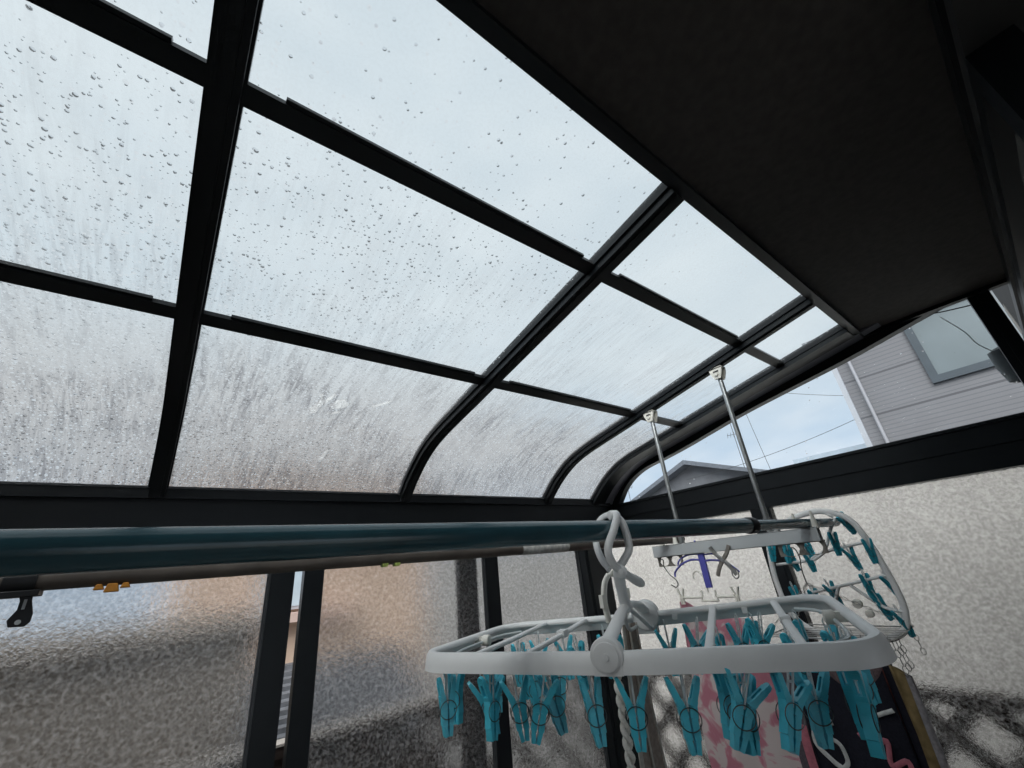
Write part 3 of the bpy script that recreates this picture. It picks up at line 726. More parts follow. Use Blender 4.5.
mb = MB(); mb.tube(smoothline([(XH,.505,.083),(XH+.002,.49,.088),(XH,.462,.072),(XH-.003,.452,.064),(XH,.447,.060)],6), .004, 10); local(mb, h2).build('hook', M['white'], h2)
for i, (y, z, yaw, t) in enumerate([(.640,.028,.3,-.2),(.607,-.005,.2,.25),(.597,.020,.4,-.2),(.553,-.008,.2,.1),(.548,.028,.2,.2),(.433,.076,.5,.55),(.463,.032,.2,-.05),(.446,-.012,.1,.25),(.388,.005,.0,0),(.529,-.105,.2,.3),(.428,-.085,.2,.05),(.385,-.090,.3,.35),(.424,-.140,.2,.3),(.388,-.175,.1,.2),(.625,-.110,.3,.1),(.573,-.120,.5,.1)]):
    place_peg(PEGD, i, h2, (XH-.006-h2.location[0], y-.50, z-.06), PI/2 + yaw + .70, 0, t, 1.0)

# ------------------------------------------------------------------ things hanging from the arm
def chain(pts, link_l=.022, r=.0011, w=.0042):
    """loop links along a polyline"""
    mb = MB(); P = [Vector(p) for p in pts]
    tot = sum((b-a).length for a, b in zip(P, P[1:])); n = max(1, int(tot/(link_l*.85)))
    def at(d):
        for a, b in zip(P, P[1:]):
            l = (b-a).length
            if d <= l: return a.lerp(b, d/l), (b-a).normalized()
            d -= l
        return P[-1], (P[-1]-P[-2]).normalized()
    for i in range(n):
        c, t = at((i+.5)*tot/n); s = t.orthogonal().normalized(); s = Matrix.Rotation(PI/2*(i % 2) + .5, 3, t) @ s
        pts2 = [c + t*math.cos(a)*link_l/2 + s*math.sin(a)*w for a in [2*PI*k/10 for k in range(10)]]
        mb.tube(pts2, r, 5, closed=True)
    return mb
# steel rack hanger with chains
k = thing('wire_pinch_hanger', 'steel wire hanger of parallel bars on chains below the hole plate', 'laundry hanger', (1.52,.52,-.235))
mb = MB(); mb.tube([(1.40,.375,-.235),(1.62,.375,-.235),(1.62,.665,-.235),(1.40,.665,-.235)], .0019, 8, closed=True); local(mb, k).build('outer_frame', M['wirelt'], k)
for i in range(7):
    x = 1.43+.026*i; mb = MB(); mb.tube([(x,.375,-.235),(x,.52,-.239),(x,.665,-.235)], .0013, 6); local(mb, k).build('wire_bar', M['wirelt'], k)
for a, b in ((1.40,.375),(1.62,.375),(1.40,.665),(1.62,.665)):
    local(chain([(a,b,-.233),(1.405,.515,-.105)], .018, .0007, .0028), k).build('chain', M['wirelt'], k)
mb = MB(); mb.tube(smoothline([(1.391,.520,-.012),(1.396,.512,-.016),(1.398,.508,-.040),(1.402,.515,-.070),(1.404,.515,-.105)],5), .0016, 8); local(mb, k).build('hook', M['wire'], k)
for a, b in ((1.40,.376),(1.43,.376),(1.46,.377),(1.62,.38),(1.45,.60),(1.50,.55),(1.55,.50),(1.48,.46)):
    local(chain([(a,b,-.236),(a+.003,b-.004,-.30)], .016, .0009, .005), k).build('hanging_clip', M['wire'], k)
# S hook
mb = MB(); mb.tube(smoothline([(1.391,.955,-.030),(1.391,.948,-.010),(1.391,.938,-.014),(1.391,.940,-.034),(1.391,.925,-.060),(1.391,.905,-.078),(1.391,.902,-.092),(1.391,.912,-.100),(1.391,.928,-.092)],6), .0018, 8)
tag(mb.build('s_hook', M['wire']), 'thin dark metal hook hanging from the far hole plate', 'hook')
# blue hanger
b = thing('folding_hanger', 'small indigo plastic folding hanger hanging under the grey arm', 'hanger', (1.395,.80,-.02))
mb = MB(); mb.box((1.386,.782,-.105),(1.396,.802,.0)); local(mb, b).build('post', M['blue'], b, 0, .001)
for s, q in ((1,[(.795,-.024),(.83,-.020),(.868,-.030),(.900,-.052),(.905,-.068)]),(-1,[(.795,-.028),(.76,-.026),(.72,-.034),(.690,-.058),(.684,-.066)])):
    mb = MB(); mb.tube(smoothline([(1.391,a,z) for a, z in q],5), .0032, 8); local(mb, b).build('shoulder', M['blue'], b)
    mb = MB(); mb.tube(smoothline([(1.391,a,z) for a, z in ([(.795,-.004),(.84,-.004),(.875,-.018),(.885,-.034)] if s > 0 else [(.795,-.008),(.75,-.008),(.735,-.020),(.728,-.030)])],5), .0028, 8); local(mb, b).build('upper_shoulder', M['blue'], b)
mb = MB(); mb.tube(smoothline([(1.391,.795,0),(1.391,.795,.012),(1.385,.795,.030),(1.377,.795,.036)],4), .0025, 8); local(mb, b).build('hook', M['blue'], b)
# crossed clip
c = thing('clothes_clip', 'crossed grey clip with looped ends hanging from the grey arm', 'clip', (1.374,.715,-.02))
for dy, mm in ((1, M['wirelt']), (-1, M['greybr'])):
    mb = MB(); mb.tube(smoothline([(1.374-.002*dy,.715+dy*.030,.012),(1.374,.715+dy*.018,-.010),(1.374,.715,-.028),(1.374,.715-dy*.018,-.050),(1.374,.715-dy*.030,-.072)],5), [(.0035,.0065)]*21, 8, flat=(1,0,0)); local(mb, c).build('clip_arm', mm, c)
mb = MB(); mb.disc((1.374,.715,-.028),(1,0,0),.005,.012,14); local(mb, c).build('pivot', M['steel'], c)
mb = MB(); pts = [(1.374,.688+math.sin(t)*.010,-.068+math.cos(t)*.014) for t in [2*PI*q/16 for q in range(16)]]; mb.tube(pts, .0018, 6, closed=True); local(mb, c).build('loop_end', M['wirelt'], c)
# small white clip hanger
w = thing('clip_hanger', 'small cream skirt hanger with two clips holding the pink towel', 'hanger', (1.391,.80,-.12))
mb = MB(); mb.tube(smoothline([(1.391,.838,-.078),(1.391,.836,-.062),(1.391,.822,-.055),(1.391,.808,-.066),(1.391,.802,-.090),(1.391,.800,-.118)],6), .0026, 8); local(mb, w).build('hook', M['cream'], w)
mb = MB(); mb.tube([(1.391,.825,-.112),(1.391,.822,-.128),(1.391,.830,-.142),(1.391,.772,-.142),(1.391,.778,-.128),(1.391,.776,-.112)], .0034, 8); mb.tube([(1.391,.826,-.132),(1.391,.90,-.132)], .0036, 8); mb.tube([(1.391,.776,-.132),(1.391,.705,-.132)], .0036, 8)
local(mb, w).build('bar', M['cream'], w)
for y in (.898,.712):
    mb = MB()
    for s in (-1,1):
        mb.tube([(1.391,y+s*.011,-.105),(1.391,y+s*.003,-.132),(1.391,y+s*.004,-.152)], [(.005,.0032)]*3, 8, flat=(1,0,0))
    local(mb, w).build('clip', M['cream'], w)

# ------------------------------------------------------------------ laundry
def cloth(name, mat, x, yl, yr, zt, zb, folds, amp, label=None, cat=None, parent=None, th=.003, ph=0.0, nx=48, nz=36, topf=None, sidef=None):
    """hanging cloth in the y-z plane with soft vertical folds and real thickness"""
    vs = []; fs = []
    for j in range(nz+1):
        v = j/nz
        for i in range(nx+1):
            u = i/nx
            y = yl + (yr-yl)*u; z = zt + (zb-zt)*v
            if topf: z += topf(u)*(1-v)
            if sidef: y += sidef(u, v)
            xx = x + amp*(.35+.65*v)*math.sin(folds*2*PI*u + ph + .6*math.sin(2.5*v)) + amp*.4*math.sin(9*v+5*u)
            vs.append((xx, y, z))
    n = (nx+1)
    for j in range(nz):
        for i in range(nx): fs.append((j*n+i, j*n+i+1, (j+1)*n+i+1, (j+1)*n+i))
    me = bpy.data.meshes.new(name); me.from_pydata(vs, [], fs); me.materials.append(mat)
    for p in me.polygons: p.use_smooth = True
    o = bpy.data.objects.new(name, me); C.objects.link(o)
    s = o.modifiers.new('solid', 'SOLIDIFY'); s.thickness = th; s.offset = 0
    if parent: o.parent = parent
    if label: tag(o, label, cat)
    return o
cloth('towel', M['floral'], 1.412, .925, .700, -.146, -1.0, 2.2, .014, 'pink and white flowered towel hanging from the cream clip hanger', 'towel', th=.004,
      topf=lambda u: -.045*min(1, max(0, u-.08)/.35), sidef=lambda u, v: -.05*math.sin(PI*min(1, v*1.3))*(u-.5) )
s = thing('mesh_towel', 'narrow beige mesh cloth with pale seams hanging inside the near hanger', 'towel', (.68,.535,-.15))
def flatstrip(x0, x1, y, z0, z1, x0b, x1b):
    mb = MB(); n = 24
    vs = []
    for dy in (-.0012,.0012):
        for i in range(n+1):
            t = i/n; z = z0+(z1-z0)*t; yy = y + .006*math.sin(7*t)+dy
            a = x0+(x0b-x0)*min(1, t*3); b_ = x1+(x1b-x1)*min(1, t*3)
            vs += [(a,yy,z),(b_,yy,z)]
    m = 2*(n+1); fs = []
    for i in range(n):
        fs += [(2*i,2*i+1,2*i+3,2*i+2),(m+2*i+2,m+2*i+3,m+2*i+1,m+2*i),(2*i+2,m+2*i+2,m+2*i,2*i),(2*i+1,m+2*i+1,m+2*i+3,2*i+3)]
    mb.add(vs, fs); return mb
local(flatstrip(.634,.668,.535,-.100,-.80,.628,.684), s).build('cloth', M['beige'], s)
local(flatstrip(.630,.636,.532,-.100,-.80,.620,.629), s).build('seam', M['beigelt'], s)
local(flatstrip(.646,.649,.531,-.100,-.80,.650,.654), s).build('seam', M['beigelt'], s)
local(flatstrip(.667,.670,.533,-.100,-.80,.683,.686), s).build('seam', M['beigelt'], s)
# twisted cord
mb = MB(); n = 170
for ph in (0, PI):
    pts = []
    for i in range(n+1):
        t = i/n; z = -.115 - .58*t; a = t*68*PI/2 + ph
        pts.append((.596-.010*t+.0042*math.cos(a), .530+.0042*math.sin(a), z))
    mb.tube(pts, .0040, 7)
tag(mb.build('twisted_cord', M['cord']), 'off-white twisted cord hanging behind the round hinge of the near hanger', 'cord')
# cream plastic loops
mb = MB()
for dx, rr in ((0,.032),(.006,.026)):
    mb.tube(smoothline([(.625+dx,.54,-.020),(.610+dx,.54,-.034),(.602+dx,.54,-.062),(.606+dx,.54,-.092)],6), .0032, 8)
    mb.tube(smoothline([(.630+dx,.54,-.020),(.655-dx,.54,-.030),(.668-dx,.54,-.050),(.668-dx,.54,-.078)],6), .0030, 8)
mb.tube([(.606,.54,-.092),(.625,.54,-.098),(.65,.54,-.092),(.668,.54,-.078)], .003, 8)
mb.tube([(.612,.54,-.030),(.640,.54,-.016),(.656,.54,-.030)], .003, 8)
mb.box((.597,.536,-.07),(.606,.544,-.05)); mb.box((.664,.536,-.062),(.672,.544,-.046))
tag(mb.build('plastic_ring', M['cream']), 'open cream plastic ring hanging just behind the white hook', 'ring')

# dark shirt
s = thing('shirt', 'navy T-shirt with white and pink print and maroon neck hanging at right', 't-shirt', (1.30,.48,-.27))
def neck(u):
    d = (u-.70)/.28
    return -.042*max(0, 1-d*d) - .012*(1-u)
def lc(o): o.location = (-s.location[0], -s.location[1], -s.location[2]); return o
lc(cloth('front_panel', M['navy'], 1.300, .585, .388, -.262, -1.0, 1.1, .006, parent=s, topf=lambda u: neck(u), th=.003))
lc(cloth('back_panel', M['maroon'], 1.345, .585, .388, -.250, -1.0, 1.1, .006, parent=s, topf=lambda u: -.004, th=.003))
lc(cloth('side_panel', M['purplegrey'], 1.302, .625, .583, -.268, -1.0, .5, .003, parent=s, th=.003))
mb = MB(); pts = [(1.297,.585+(.388-.585)*u,-.262+neck(u)-.002) for u in [.42+.56*k/20 for k in range(21)]]
mb.tube(pts, [(.0025,.009)]*21, 8, flat=(1,0,0)); local(mb, s).build('collar', M['collar'], s)
def strokes(name, mat, path, wdt, x=1.2885):
    mb = MB(); q = smoothline([(x,a,b) for a, b in path], 6); mb.tube(q, [(.0012,wdt)]*len(q), 8, flat=(1,0,0)); return local(mb, s).build(name, mat, s)
strokes('print', M['prw'], [(.520,-.385),(.556,-.395),(.570,-.430),(.545,-.460),(.520,-.480),(.500,-.540)], .0055)
strokes('print', M['prw'], [(.545,-.415),(.520,-.425),(.515,-.455),(.528,-.47)], .0045)
strokes('print', M['prw'], [(.462,-.352),(.440,-.362),(.405,-.350),(.392,-.345)], .004)
strokes('print', M['prp'], [(.475,-.402),(.440,-.385),(.455,-.420),(.425,-.402),(.432,-.445),(.400,-.432),(.408,-.47),(.44,-.455)], .0048)
strokes('print', M['prp'], [(.590,-.40),(.592,-.46),(.590,-.54)], .010)
# olive cloth behind its grey hem
s2 = thing('folded_towel', 'olive-brown towel with grey hem hanging right of the navy shirt', 'towel', (1.30,.32,-.26))
o_ = cloth('cloth', M['olive'], 1.305, .372, .350, -.264, -1.0, .35, .006, parent=s2, th=.012, topf=lambda u: -.016*u); o_.location = (-1.30,-.32,.26)
o_ = cloth('hem', M['greyhem'], 1.303, .350, .3415, -.278, -1.0, .2, .003, parent=s2, th=.016, topf=lambda u: -.008*u); o_.location = (-1.30,-.32,.26)
o_ = cloth('lining', M['navy'], 1.315, .390, .370, -.262, -1.0, .2, .003, parent=s2, th=.006); o_.location = (-1.30,-.32,.26)  # dark strip standing in for the shade between shirt and towel

# ------------------------------------------------------------------ clips on the brown pole
k = thing('pole_clip', 'black plastic clip with slotted tail hanging under the brown pole', 'clip', (-.147,.90,.037))
mb = MB(); mb.tube([(-.164,.90,.0515),(-.132,.90,.0515)], .0165, 22); mb.box((-.168,.884,.031),(-.126,.916,.039)); local(mb, k).build('sleeve', M['blackp'], k, 30, .001)
mb = MB()
mb.prism([(a+.006, b+.004) for a, b in [(-.153,.034),(-.139,.034),(-.138,.022),(-.133,.006),(-.133,-.004),(-.137,-.009),(-.152,-.008),(-.155,.0),(-.149,.012),(-.149,.022)]], 'y', .896, .901)
t = local(mb, k).build('tail', M['blackp'], k, 0, .001)
mb = MB(); mb.prism([(-.139,.028),(-.136,.028),(-.136,.016),(-.139,.016)], 'y', .8952, .8962); mb.disc((-.138,.8955,.001),(0,1,0),.003,.001,12); sl_ = local(mb, k).build('slot', M['alu'], k)
k = thing('clothes_clip', 'orange plastic clip gripping the brown pole from below', 'clip', (-.055,.90,.034))
for x0, x1, z0 in ((-.073,-.063,.0325),(-.061,-.046,.0285),(-.044,-.034,.0330)):
    mb = MB(); mb.prism([(x0+.002,.040),(x1-.002,.040),(x1+.001,z0),(x0-.001,z0)], 'y', .888, .904); local(mb, k).build('clip_lobe', M['orange'], k, 0, .001)
k = thing('clothes_clip', 'tiny lime-green clip gripping the brown pole from below', 'clip', (.36,.90,.034))
for x0 in (.352,.378):
    mb = MB(); mb.prism([(x0,.040),(x0+.013,.040),(x0+.011,.0335),(x0+.002,.0335)], 'y', .888, .904); local(mb, k).build('clip_lobe', M['lime'], k, 0, .001)

# pale flakes painting sky light through mist-free patches of the roof sheet
def on_slope(x, y, lift=-.0052):
    for (a, b), (c, e) in zip(PF, PF[1:]):
        if a <= y <= c: return (x, y, b + (e-b)*(y-a)/(c-a) - lift)
    return (x, y, PF[-1][1] - lift)
for pts, lab in ((((.247,1.192),(.256,1.180),(.262,1.150),(.252,1.120),(.262,1.118),(.272,1.148),(.288,1.110),(.298,1.116),(.280,1.160),(.268,1.190),(.270,1.212),(.256,1.222)), 'white branched scrap painted for a mist-free patch of the lower roof sheet, leftmost of the pale ones'),
                 (((.292,1.172),(.302,1.140),(.322,1.130),(.342,1.150),(.334,1.172),(.306,1.184)), 'white fan-shaped scrap painted for a mist-free patch of the roof sheet beside the branched one'),
                 (((.296,1.208),(.326,1.190),(.332,1.196),(.308,1.214)), 'thin white sliver, painted for a mist-free patch, right below the fan-shaped scrap on the roof sheet'),
                 (((.404,1.142),(.440,1.102),(.452,1.096),(.446,1.112),(.412,1.148)), 'long narrow white scrap painted for a mist-free patch of the roof sheet, the one furthest right and highest'),
                 (((.378,1.264),(.390,1.272),(.402,1.262),(.400,1.278),(.386,1.284)), 'tiny white V-shaped scrap painted for a mist-free patch of the roof sheet below the long narrow one'),
                 (((.330,1.400),(.346,1.362),(.354,1.366),(.344,1.396),(.334,1.410)), 'small white teardrop scrap painted for a mist-free patch nearest the bottom edge of the roof sheet')):
    mb = MB(); n_ = len(pts)
    top = [on_slope(*p) for p in pts]; bot = [(a, b_, c - .0008) for a, b_, c in top]
    mb.add(top + bot, [tuple(range(n_)), tuple(range(2*n_-1, n_-1, -1))] + [(i, (i+1) % n_, n_+(i+1) % n_, n_+i) for i in range(n_)])
    tag(mb.build('sky_spot', M['spot'], None, 0), lab, 'spot', 'pale spots painted for mist-free patches of the roof sheet')

# grey cover and cables at the gable post
k = thing('cable_cover', 'grey rounded cover with thin cables outside the gable glass by the post', 'cable cover', (1.96,-.055,.42))
mb = MB(); mb.tube([(1.97,-.050,.500),(1.97,-.052,.492),(1.97,-.056,.440),(1.97,-.062,.390),(1.97,-.062,.380)], [(.010,.008),(.026,.016),(.030,.018),(.028,.016),(.012,.008)], 16, flat=(0,1,0)); local(mb, k).build('cover', M['grey_caps'], k)
mb = MB(); mb.tube(smoothline([(1.955,.02,.655),(1.955,-.010,.58),(1.955,-.020,.53),(1.957,-.040,.492)],6), .0016, 6); local(mb, k).build('cable', M['alu'], k)
mb = MB(); mb.tube(smoothline([(1.90,.050,.665),(1.90,.010,.652),(1.88,-.055,.632)],6), .0020, 6); local(mb, k).build('cable', M['blackp'], k)

# ------------------------------------------------------------------ outside
mb = MB(); mb.box((-30,-30,-3.2),(40,60,-3.1)); struct('ground', mb, M['ground'], 0)
def lattice(o, horiz, a0, a1, z0, z1, c, pitch=.13, w=.030):
    """diagonal lattice: crossing slats clipped to the panel, in one mesh"""
    mb = MB(); H = z1-z0
    def P(a, z, d): return (a, c+d, z) if horiz else (c+d, a, z)
    for sgn, d in ((1,0.0),(-1,.012)):
        n = int((a1-a0+H)/(pitch*1.414))+2
        for i in range(n):
            s0 = a0 - (H if sgn > 0 else 0) + i*pitch*1.414
            p, q = (s0, z0), (s0+H, z1)
            if sgn < 0: p, q = (s0+H, z0), (s0, z1)
            def clip(p, q):
                (x, z), (X, Z) = p, q
                if x > X: (x, z), (X, Z) = (X, Z), (x, z)
                if X < a0 or x > a1: return None
                m = (Z-z)/(X-x)
                if x < a0: z += m*(a0-x); x = a0
                if X > a1: Z += m*(a1-X); X = a1
                return (x, z), (X, Z)
            r = clip(p, q)
            if not r or abs(r[1][0]-r[0][0]) < .02: continue
            (x, z), (X, Z) = r; l = math.hypot(X-x, Z-z); nx, nz = -(Z-z)/l*w/2, (X-x)/l*w/2
            vs = [P(x+nx,z+nz,d),P(X+nx,Z+nz,d),P(X-nx,Z-nz,d),P(x-nx,z-nz,d),P(x+nx,z+nz,d+.010),P(X+nx,Z+nz,d+.010),P(X-nx,Z-nz,d+.010),P(x-nx,z-nz,d+.010)]
            mb.add(vs, [(0,1,2,3),(7,6,5,4),(0,4,5,1),(1,5,6,2),(2,6,7,3),(3,7,4,0)])
    return local(mb, o).build('lattice', M['lattice'], o, 0)
f1 = thing('lattice_fence', 'dark brown lattice fence running along beyond the long front glazing', 'fence', (.9,2.12,-3.1))
lattice(f1, True, .9, 2.2, -1.75, -.53, 2.12, .145, .050)
mb = MB()
for i in range(20): mb.box((-1.7+.13*i,2.115,-3.0),(-1.7+.13*i+.124,2.135,-.54))
local(mb, f1).build('board_panel', M['lattice'], f1, 0)
mb = MB(); mb.box((-1.72,2.10,-.54),(2.24,2.16,-.505)); local(mb, f1).build('top_rail', M['lattice'], f1, 0)
mb = MB(); mb.box((-1.72,2.095,-.505),(2.24,2.165,-.497)); local(mb, f1).build('rail_cap', M['rail'], f1, 0)['label'] = 'pale cap'
for x in (-.72,.75,2.18):
    mb = MB(); mb.box((x,2.10,-3.1),(x+.06,2.16,-.54)); local(mb, f1).build('post', M['lattice'], f1, 0)
f2 = thing('lattice_fence', 'dark brown lattice fence running along beyond the right-hand glazing', 'fence', (2.22,.8,-3.1))
lattice(f2, False, -.6, 2.05, -1.75, -.53, 2.20, .145, .052)
mb = MB(); mb.box((2.19,-.62,-.55),(2.24,2.09,-.512)); local(mb, f2).build('top_rail', M['lattice'], f2, 0)
for y in (-.64,.73,2.03):
    mb = MB(); mb.box((2.19,y,-3.1),(2.24,y+.05,-.54)); local(mb, f2).build('post', M['lattice'], f2, 0)

# siding house
n1 = thing('siding_house', 'pale grey lap-sided house close beyond the gable glass, upper right', 'house', (4.5,.8,-3.1))
mb = MB(); mb.box((4.5,-5.5,-3.1),(10,.815,1.67)); local(mb, n1).build('wall', M['siding'], n1, 0)
mb = MB(); mb.box((4.48,.795,-3.1),(4.53,.835,1.66)); local(mb, n1).build('corner_trim', M['trimwhite'], n1, 0)
mb = MB(); mb.tube([(4.45,.690,-3.1),(4.45,.690,1.64)], .012, 12); local(mb, n1).build('downpipe', M['downpipe'], n1)
mb = MB(); mb.prism([(4.40,1.64),(10.4,1.64),(10.4,1.70),(7.3,2.3),(4.40,1.70)], 'y', -5.9, .95); local(mb, n1).build('roof', M['roofgrey'], n1, 0)
mb = MB()
for a, b_ in (((4.47,.225,1.02),(4.50,.275,1.62)), ((4.47,-.45,1.02),(4.50,.225,1.075)), ((4.47,-.45,1.57),(4.50,.225,1.62)), ((4.47,-.50,1.02),(4.50,-.45,1.62))): mb.box(a, b_)
wf = local(mb, n1).build('window_frame', M['winframe'], n1, 0)
mb = MB(); mb.box((4.488,-.45,1.07),(4.495,.23,1.58)); local(mb, n1).build('window_pane', M['winglass'], wf, 0)
# tan house in front
n2 = thing('tan_house', 'orange-tan rendered house blurred beyond the long front glazing', 'house', (1.3,5.8,-3.1))
mb = MB(); mb.box((.15,5.0,-3.1),(2.5,9,1.62)); local(mb, n2).build('wall', M['tan'], n2, 0)
mb = MB(); mb.prism([(-.05,1.57),(2.7,1.57),(2.7,1.63),(1.3,1.82),(-.05,1.63)], 'y', 4.8, 9.2); local(mb, n2).build('roof', M['tanroof'], n2, 0)
mb = MB(); mb.box((.80,4.93,-.13),(1.15,5.0,.95)); wf = local(mb, n2).build('window_frame', M['trimwhite'], n2, 0)
mb = MB(); mb.box((.83,4.92,-.10),(1.12,4.93,.92)); local(mb, n2).build('window_pane', M['paleglass'], wf, 0)
mb = MB(); mb.box((.5,4.80,-.235),(1.6,5.0,-.155)); local(mb, n2).build('ledge', M['pinkish'], n2, 0)
mb = MB(); mb.prism([(4.15,-1.10),(5.0,-.58),(5.0,-.66),(4.15,-1.18)], 'x', .3, 2.2)
for i in range(12):
    t = i/12; mb.box((.3,4.15+.85*t,-1.10+.52*t),(2.2,4.15+.85*t+.03,-1.075+.52*t+.01))
local(mb, n2).build('lean_to_roof', M['roofgrey'], n2, 0)
mb = MB(); mb.box((.3,4.2,-3.1),(2.2,5.0,-1.15)); local(mb, n2).build('lean_to_wall', M['lattice'], n2, 0)
g3 = thing('garden_shed', 'dull brown-grey shed blurred beyond the leftmost front glazing', 'shed', (-.9,3.5,-3.1))
mb = MB(); mb.box((-3.0,3.2,-3.1),(.50,3.85,-.15)); local(mb, g3).build('wall', M['shedwall'], g3, 0)
mb = MB(); mb.prism([(3.1,-.17),(3.95,-.11),(3.95,-.06),(3.1,-.12)], 'x', -3.1, .55); local(mb, g3).build('roof', M['shedwall'], g3, 0)
g1 = thing('fill_wall', 'pale wall added low beyond the right-hand glazing to brighten it, blurred by the figured glass', 'wall', (3.56,1.0,-3.1))  # added as a bright backdrop so the gable panes read lighter
mb = MB(); mb.box((3.5,-2.0,-3.1),(3.62,3.05,.36)); local(mb, g1).build('wall', M['whitewall'], g1, 0)
mb = MB(); mb.box((3.47,-2.0,.36),(3.65,3.08,.40)); local(mb, g1).build('coping', M['rooflow'], g1, 0)
g2 = thing('fill_wall', 'pale wall added low beyond the front glazing to brighten it, right of the orange-tan house', 'wall', (4,5.2,-3.1))  # bright backdrop added to lighten the right-hand front panes
mb = MB(); mb.box((2.7,5.1,-3.1),(8.2,5.25,.36)); local(mb, g2).build('wall', M['greywall'], g2, 0)
mb = MB(); mb.box((2.7,5.07,.36),(8.2,5.28,.41)); local(mb, g2).build('coping', M['rooflow'], g2, 0)
# far house with gable roof
n3 = thing('gabled_house', 'far grey house whose gable roof peaks above the gable beam', 'house', (12,6.4,-3.1))
mb = MB(); mb.prism([(8.9,-3.1),(8.9,1.50),(6.40,2.46),(3.9,1.50),(3.9,-3.1)], 'x', 12, 18); local(mb, n3).build('wall', M['housefar'], n3, 0)
mb = MB(); mb.prism([(9.1,1.42),(6.40,2.40),(3.7,1.42),(3.7,1.52),(6.40,2.53),(9.1,1.52)], 'x', 11.6, 18.4); local(mb, n3).build('roof', M['rooffar'], n3, 0)
n4 = thing('sheet_roof_shed', 'low shed with blue-grey sheet roof just above the gable beam', 'shed', (9,2,-3.1))
mb = MB(); mb.box((9,.9,-3.1),(12,2.62,1.22)); local(mb, n4).build('wall', M['housefar'], n4, 0)
mb = MB(); mb.prism([(8.8,1.30),(12.2,1.55),(12.2,1.62),(8.8,1.38)], 'y', .7, 2.75); local(mb, n4).build('roof', M['rooflow'], n4, 0)
# aerials
def aerial(loc, hgt, label):
    a = thing('tv_aerial', label, 'aerial', loc, None)
    mb = MB(); mb.tube([(0,0,0),(0,0,hgt)], .010, 6); mb.build('mast', M['wire'], a)
    mb = MB(); mb.tube([(0,-.22,hgt*.68),(0,.22,hgt*.70)], .008, 5)
    for i in range(5): y = -.2+.1*i; mb.tube([(-.05,y,hgt*.69-.08),(.05,y,hgt*.69+.09)], .006, 5)
    mb.build('elements', M['wire'], a)
aerial((14,5.75,2.3), 1.6, 'thin television aerial standing between the two steel rods against the sky')
aerial((14,10.3,1.9), 1.0, 'thin television aerial at the far left of the arched gable window')
for n_, (a, b, lab) in enumerate([((9,3.22,1.1),(9,3.36,3.0),'steep overhead cable right of the nearer steel rod'),((9,.85,1.98),(9,3.4,3.16),'level overhead cable meeting the siding house corner'),((9,1.0,1.98),(9,5.0,1.52),'slanting overhead cable rising to the siding house')]):
    a, b = Vector(a), Vector(b); pts = []
    for i in range(13):
        t = i/12; p = a.lerp(b, t); p.z -= .25*(b-a).length/8*4*t*(1-t); pts.append(p)
    mb = MB(); mb.tube(pts, .0045, 5); tag(mb.build('overhead_cable', M['wire']), lab, 'cable')

# ------------------------------------------------------------------ light: overcast sky
wd = bpy.data.worlds.new('overcast'); SC.world = wd; wd.use_nodes = True
nt = wd.node_tree; nt.nodes.clear(); lk = nt.links
out = nt.nodes.new('ShaderNodeOutputWorld'); bg = nt.nodes.new('ShaderNodeBackground')
g = nt.nodes.new('ShaderNodeTexCoord'); mp = nt.nodes.new('ShaderNodeMapping'); mp.inputs['Scale'].default_value = (1.2,1.2,3.0)
no = nt.nodes.new('ShaderNodeTexNoise'); no.inputs['Scale'].default_value = 2.2; no.inputs['Detail'].default_value = 5
lk.new(g.outputs['Generated'], mp.inputs[0]); lk.new(mp.outputs[0], no.inputs['Vector'])
r = nt.nodes.new('ShaderNodeValToRGB'); r.color_ramp.elements[0].position = .35; r.color_ramp.elements[1].position = .68
r.color_ramp.elements[0].color = (.70,.76,.80,1); r.color_ramp.elements[1].color = (.81,.85,.87,1)
lk.new(no.outputs['Fac'], r.inputs[0])
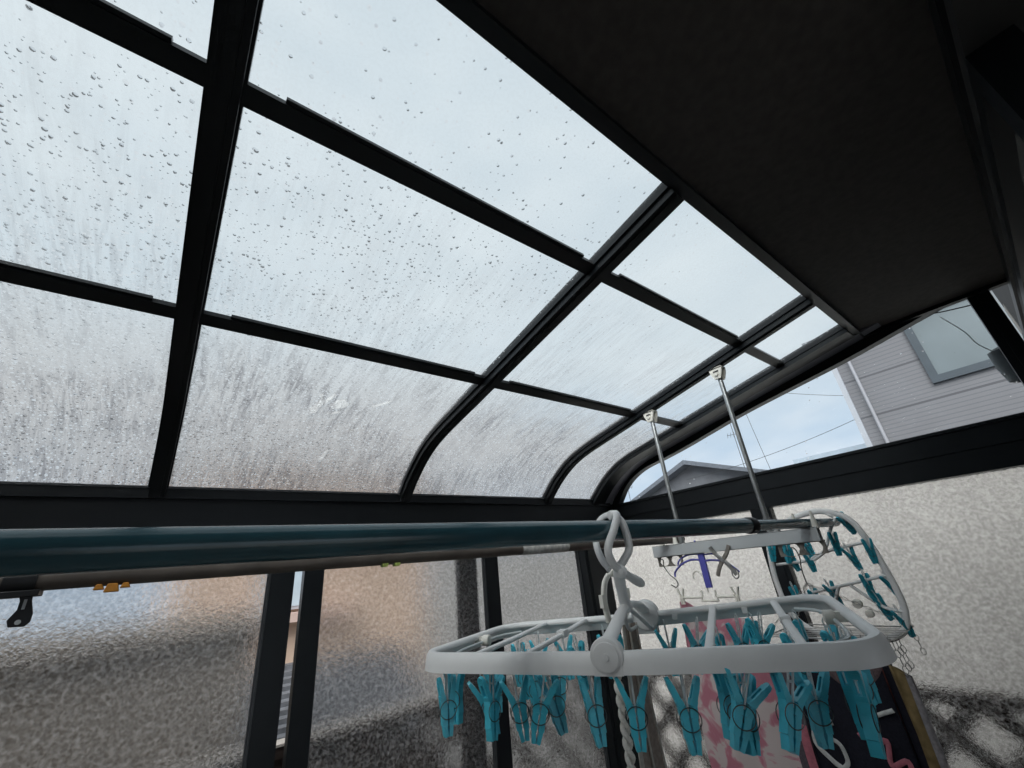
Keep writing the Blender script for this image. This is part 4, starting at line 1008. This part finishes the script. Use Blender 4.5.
sz = nt.nodes.new('ShaderNodeSeparateXYZ'); lk.new(g.outputs['Generated'], sz.inputs[0])
el = nt.nodes.new('ShaderNodeMapRange'); el.inputs['From Min'].default_value = .12; el.inputs['From Max'].default_value = .40; lk.new(sz.outputs[2], el.inputs[0])
r2 = nt.nodes.new('ShaderNodeValToRGB'); r2.color_ramp.elements[0].position = .40; r2.color_ramp.elements[1].position = .62
r2.color_ramp.elements[0].color = (.52,.66,.82,1); r2.color_ramp.elements[1].color = (.80,.86,.93,1); lk.new(no.outputs['Fac'], r2.inputs[0])
mw = nt.nodes.new('ShaderNodeMix'); mw.data_type = 'RGBA'; lk.new(el.outputs[0], mw.inputs[0]); lk.new(r2.outputs[0], mw.inputs[6]); lk.new(r.outputs[0], mw.inputs[7])
lk.new(mw.outputs[2], bg.inputs[0]); bg.inputs[1].default_value = 1.1
lk.new(bg.outputs[0], out.inputs[0])

# very wide soft sun from behind the house, added to brighten walls and frosted panes
sl = bpy.data.lights.new('fill_sun', 'SUN'); sl.energy = 4.0; sl.angle = math.radians(50); sl.color = (1, .97, .93)
so = bpy.data.objects.new('fill_sun', sl); C.objects.link(so); so.location = (-7, -4, 8)
so.rotation_euler = Vector((.72, .36, -.59)).to_track_quat('-Z', 'Y').to_euler()

# ------------------------------------------------------------------ camera
R = [[0.79061467,-0.60503196,-0.09415291],[0.18252097,0.37964229,-0.90694974],[0.584478,0.69986289,0.41058179]]
cam = bpy.data.cameras.new('camera'); co_ = bpy.data.objects.new('camera', cam); C.objects.link(co_); SC.camera = co_
m = Matrix(((R[0][0], -R[1][0], -R[2][0], 0), (R[0][1], -R[1][1], -R[2][1], 0), (R[0][2], -R[1][2], -R[2][2], 0), (0,0,0,1)))
co_.matrix_world = m; cam.sensor_width = 36; cam.lens = 415/1024*36; cam.clip_start = .01; cam.clip_end = 200
SC.view_settings.view_transform = 'Standard'; SC.view_settings.look = 'None'; SC.view_settings.gamma = 1; SC.view_settings.exposure = 0
SC.view_settings.use_curve_mapping = False
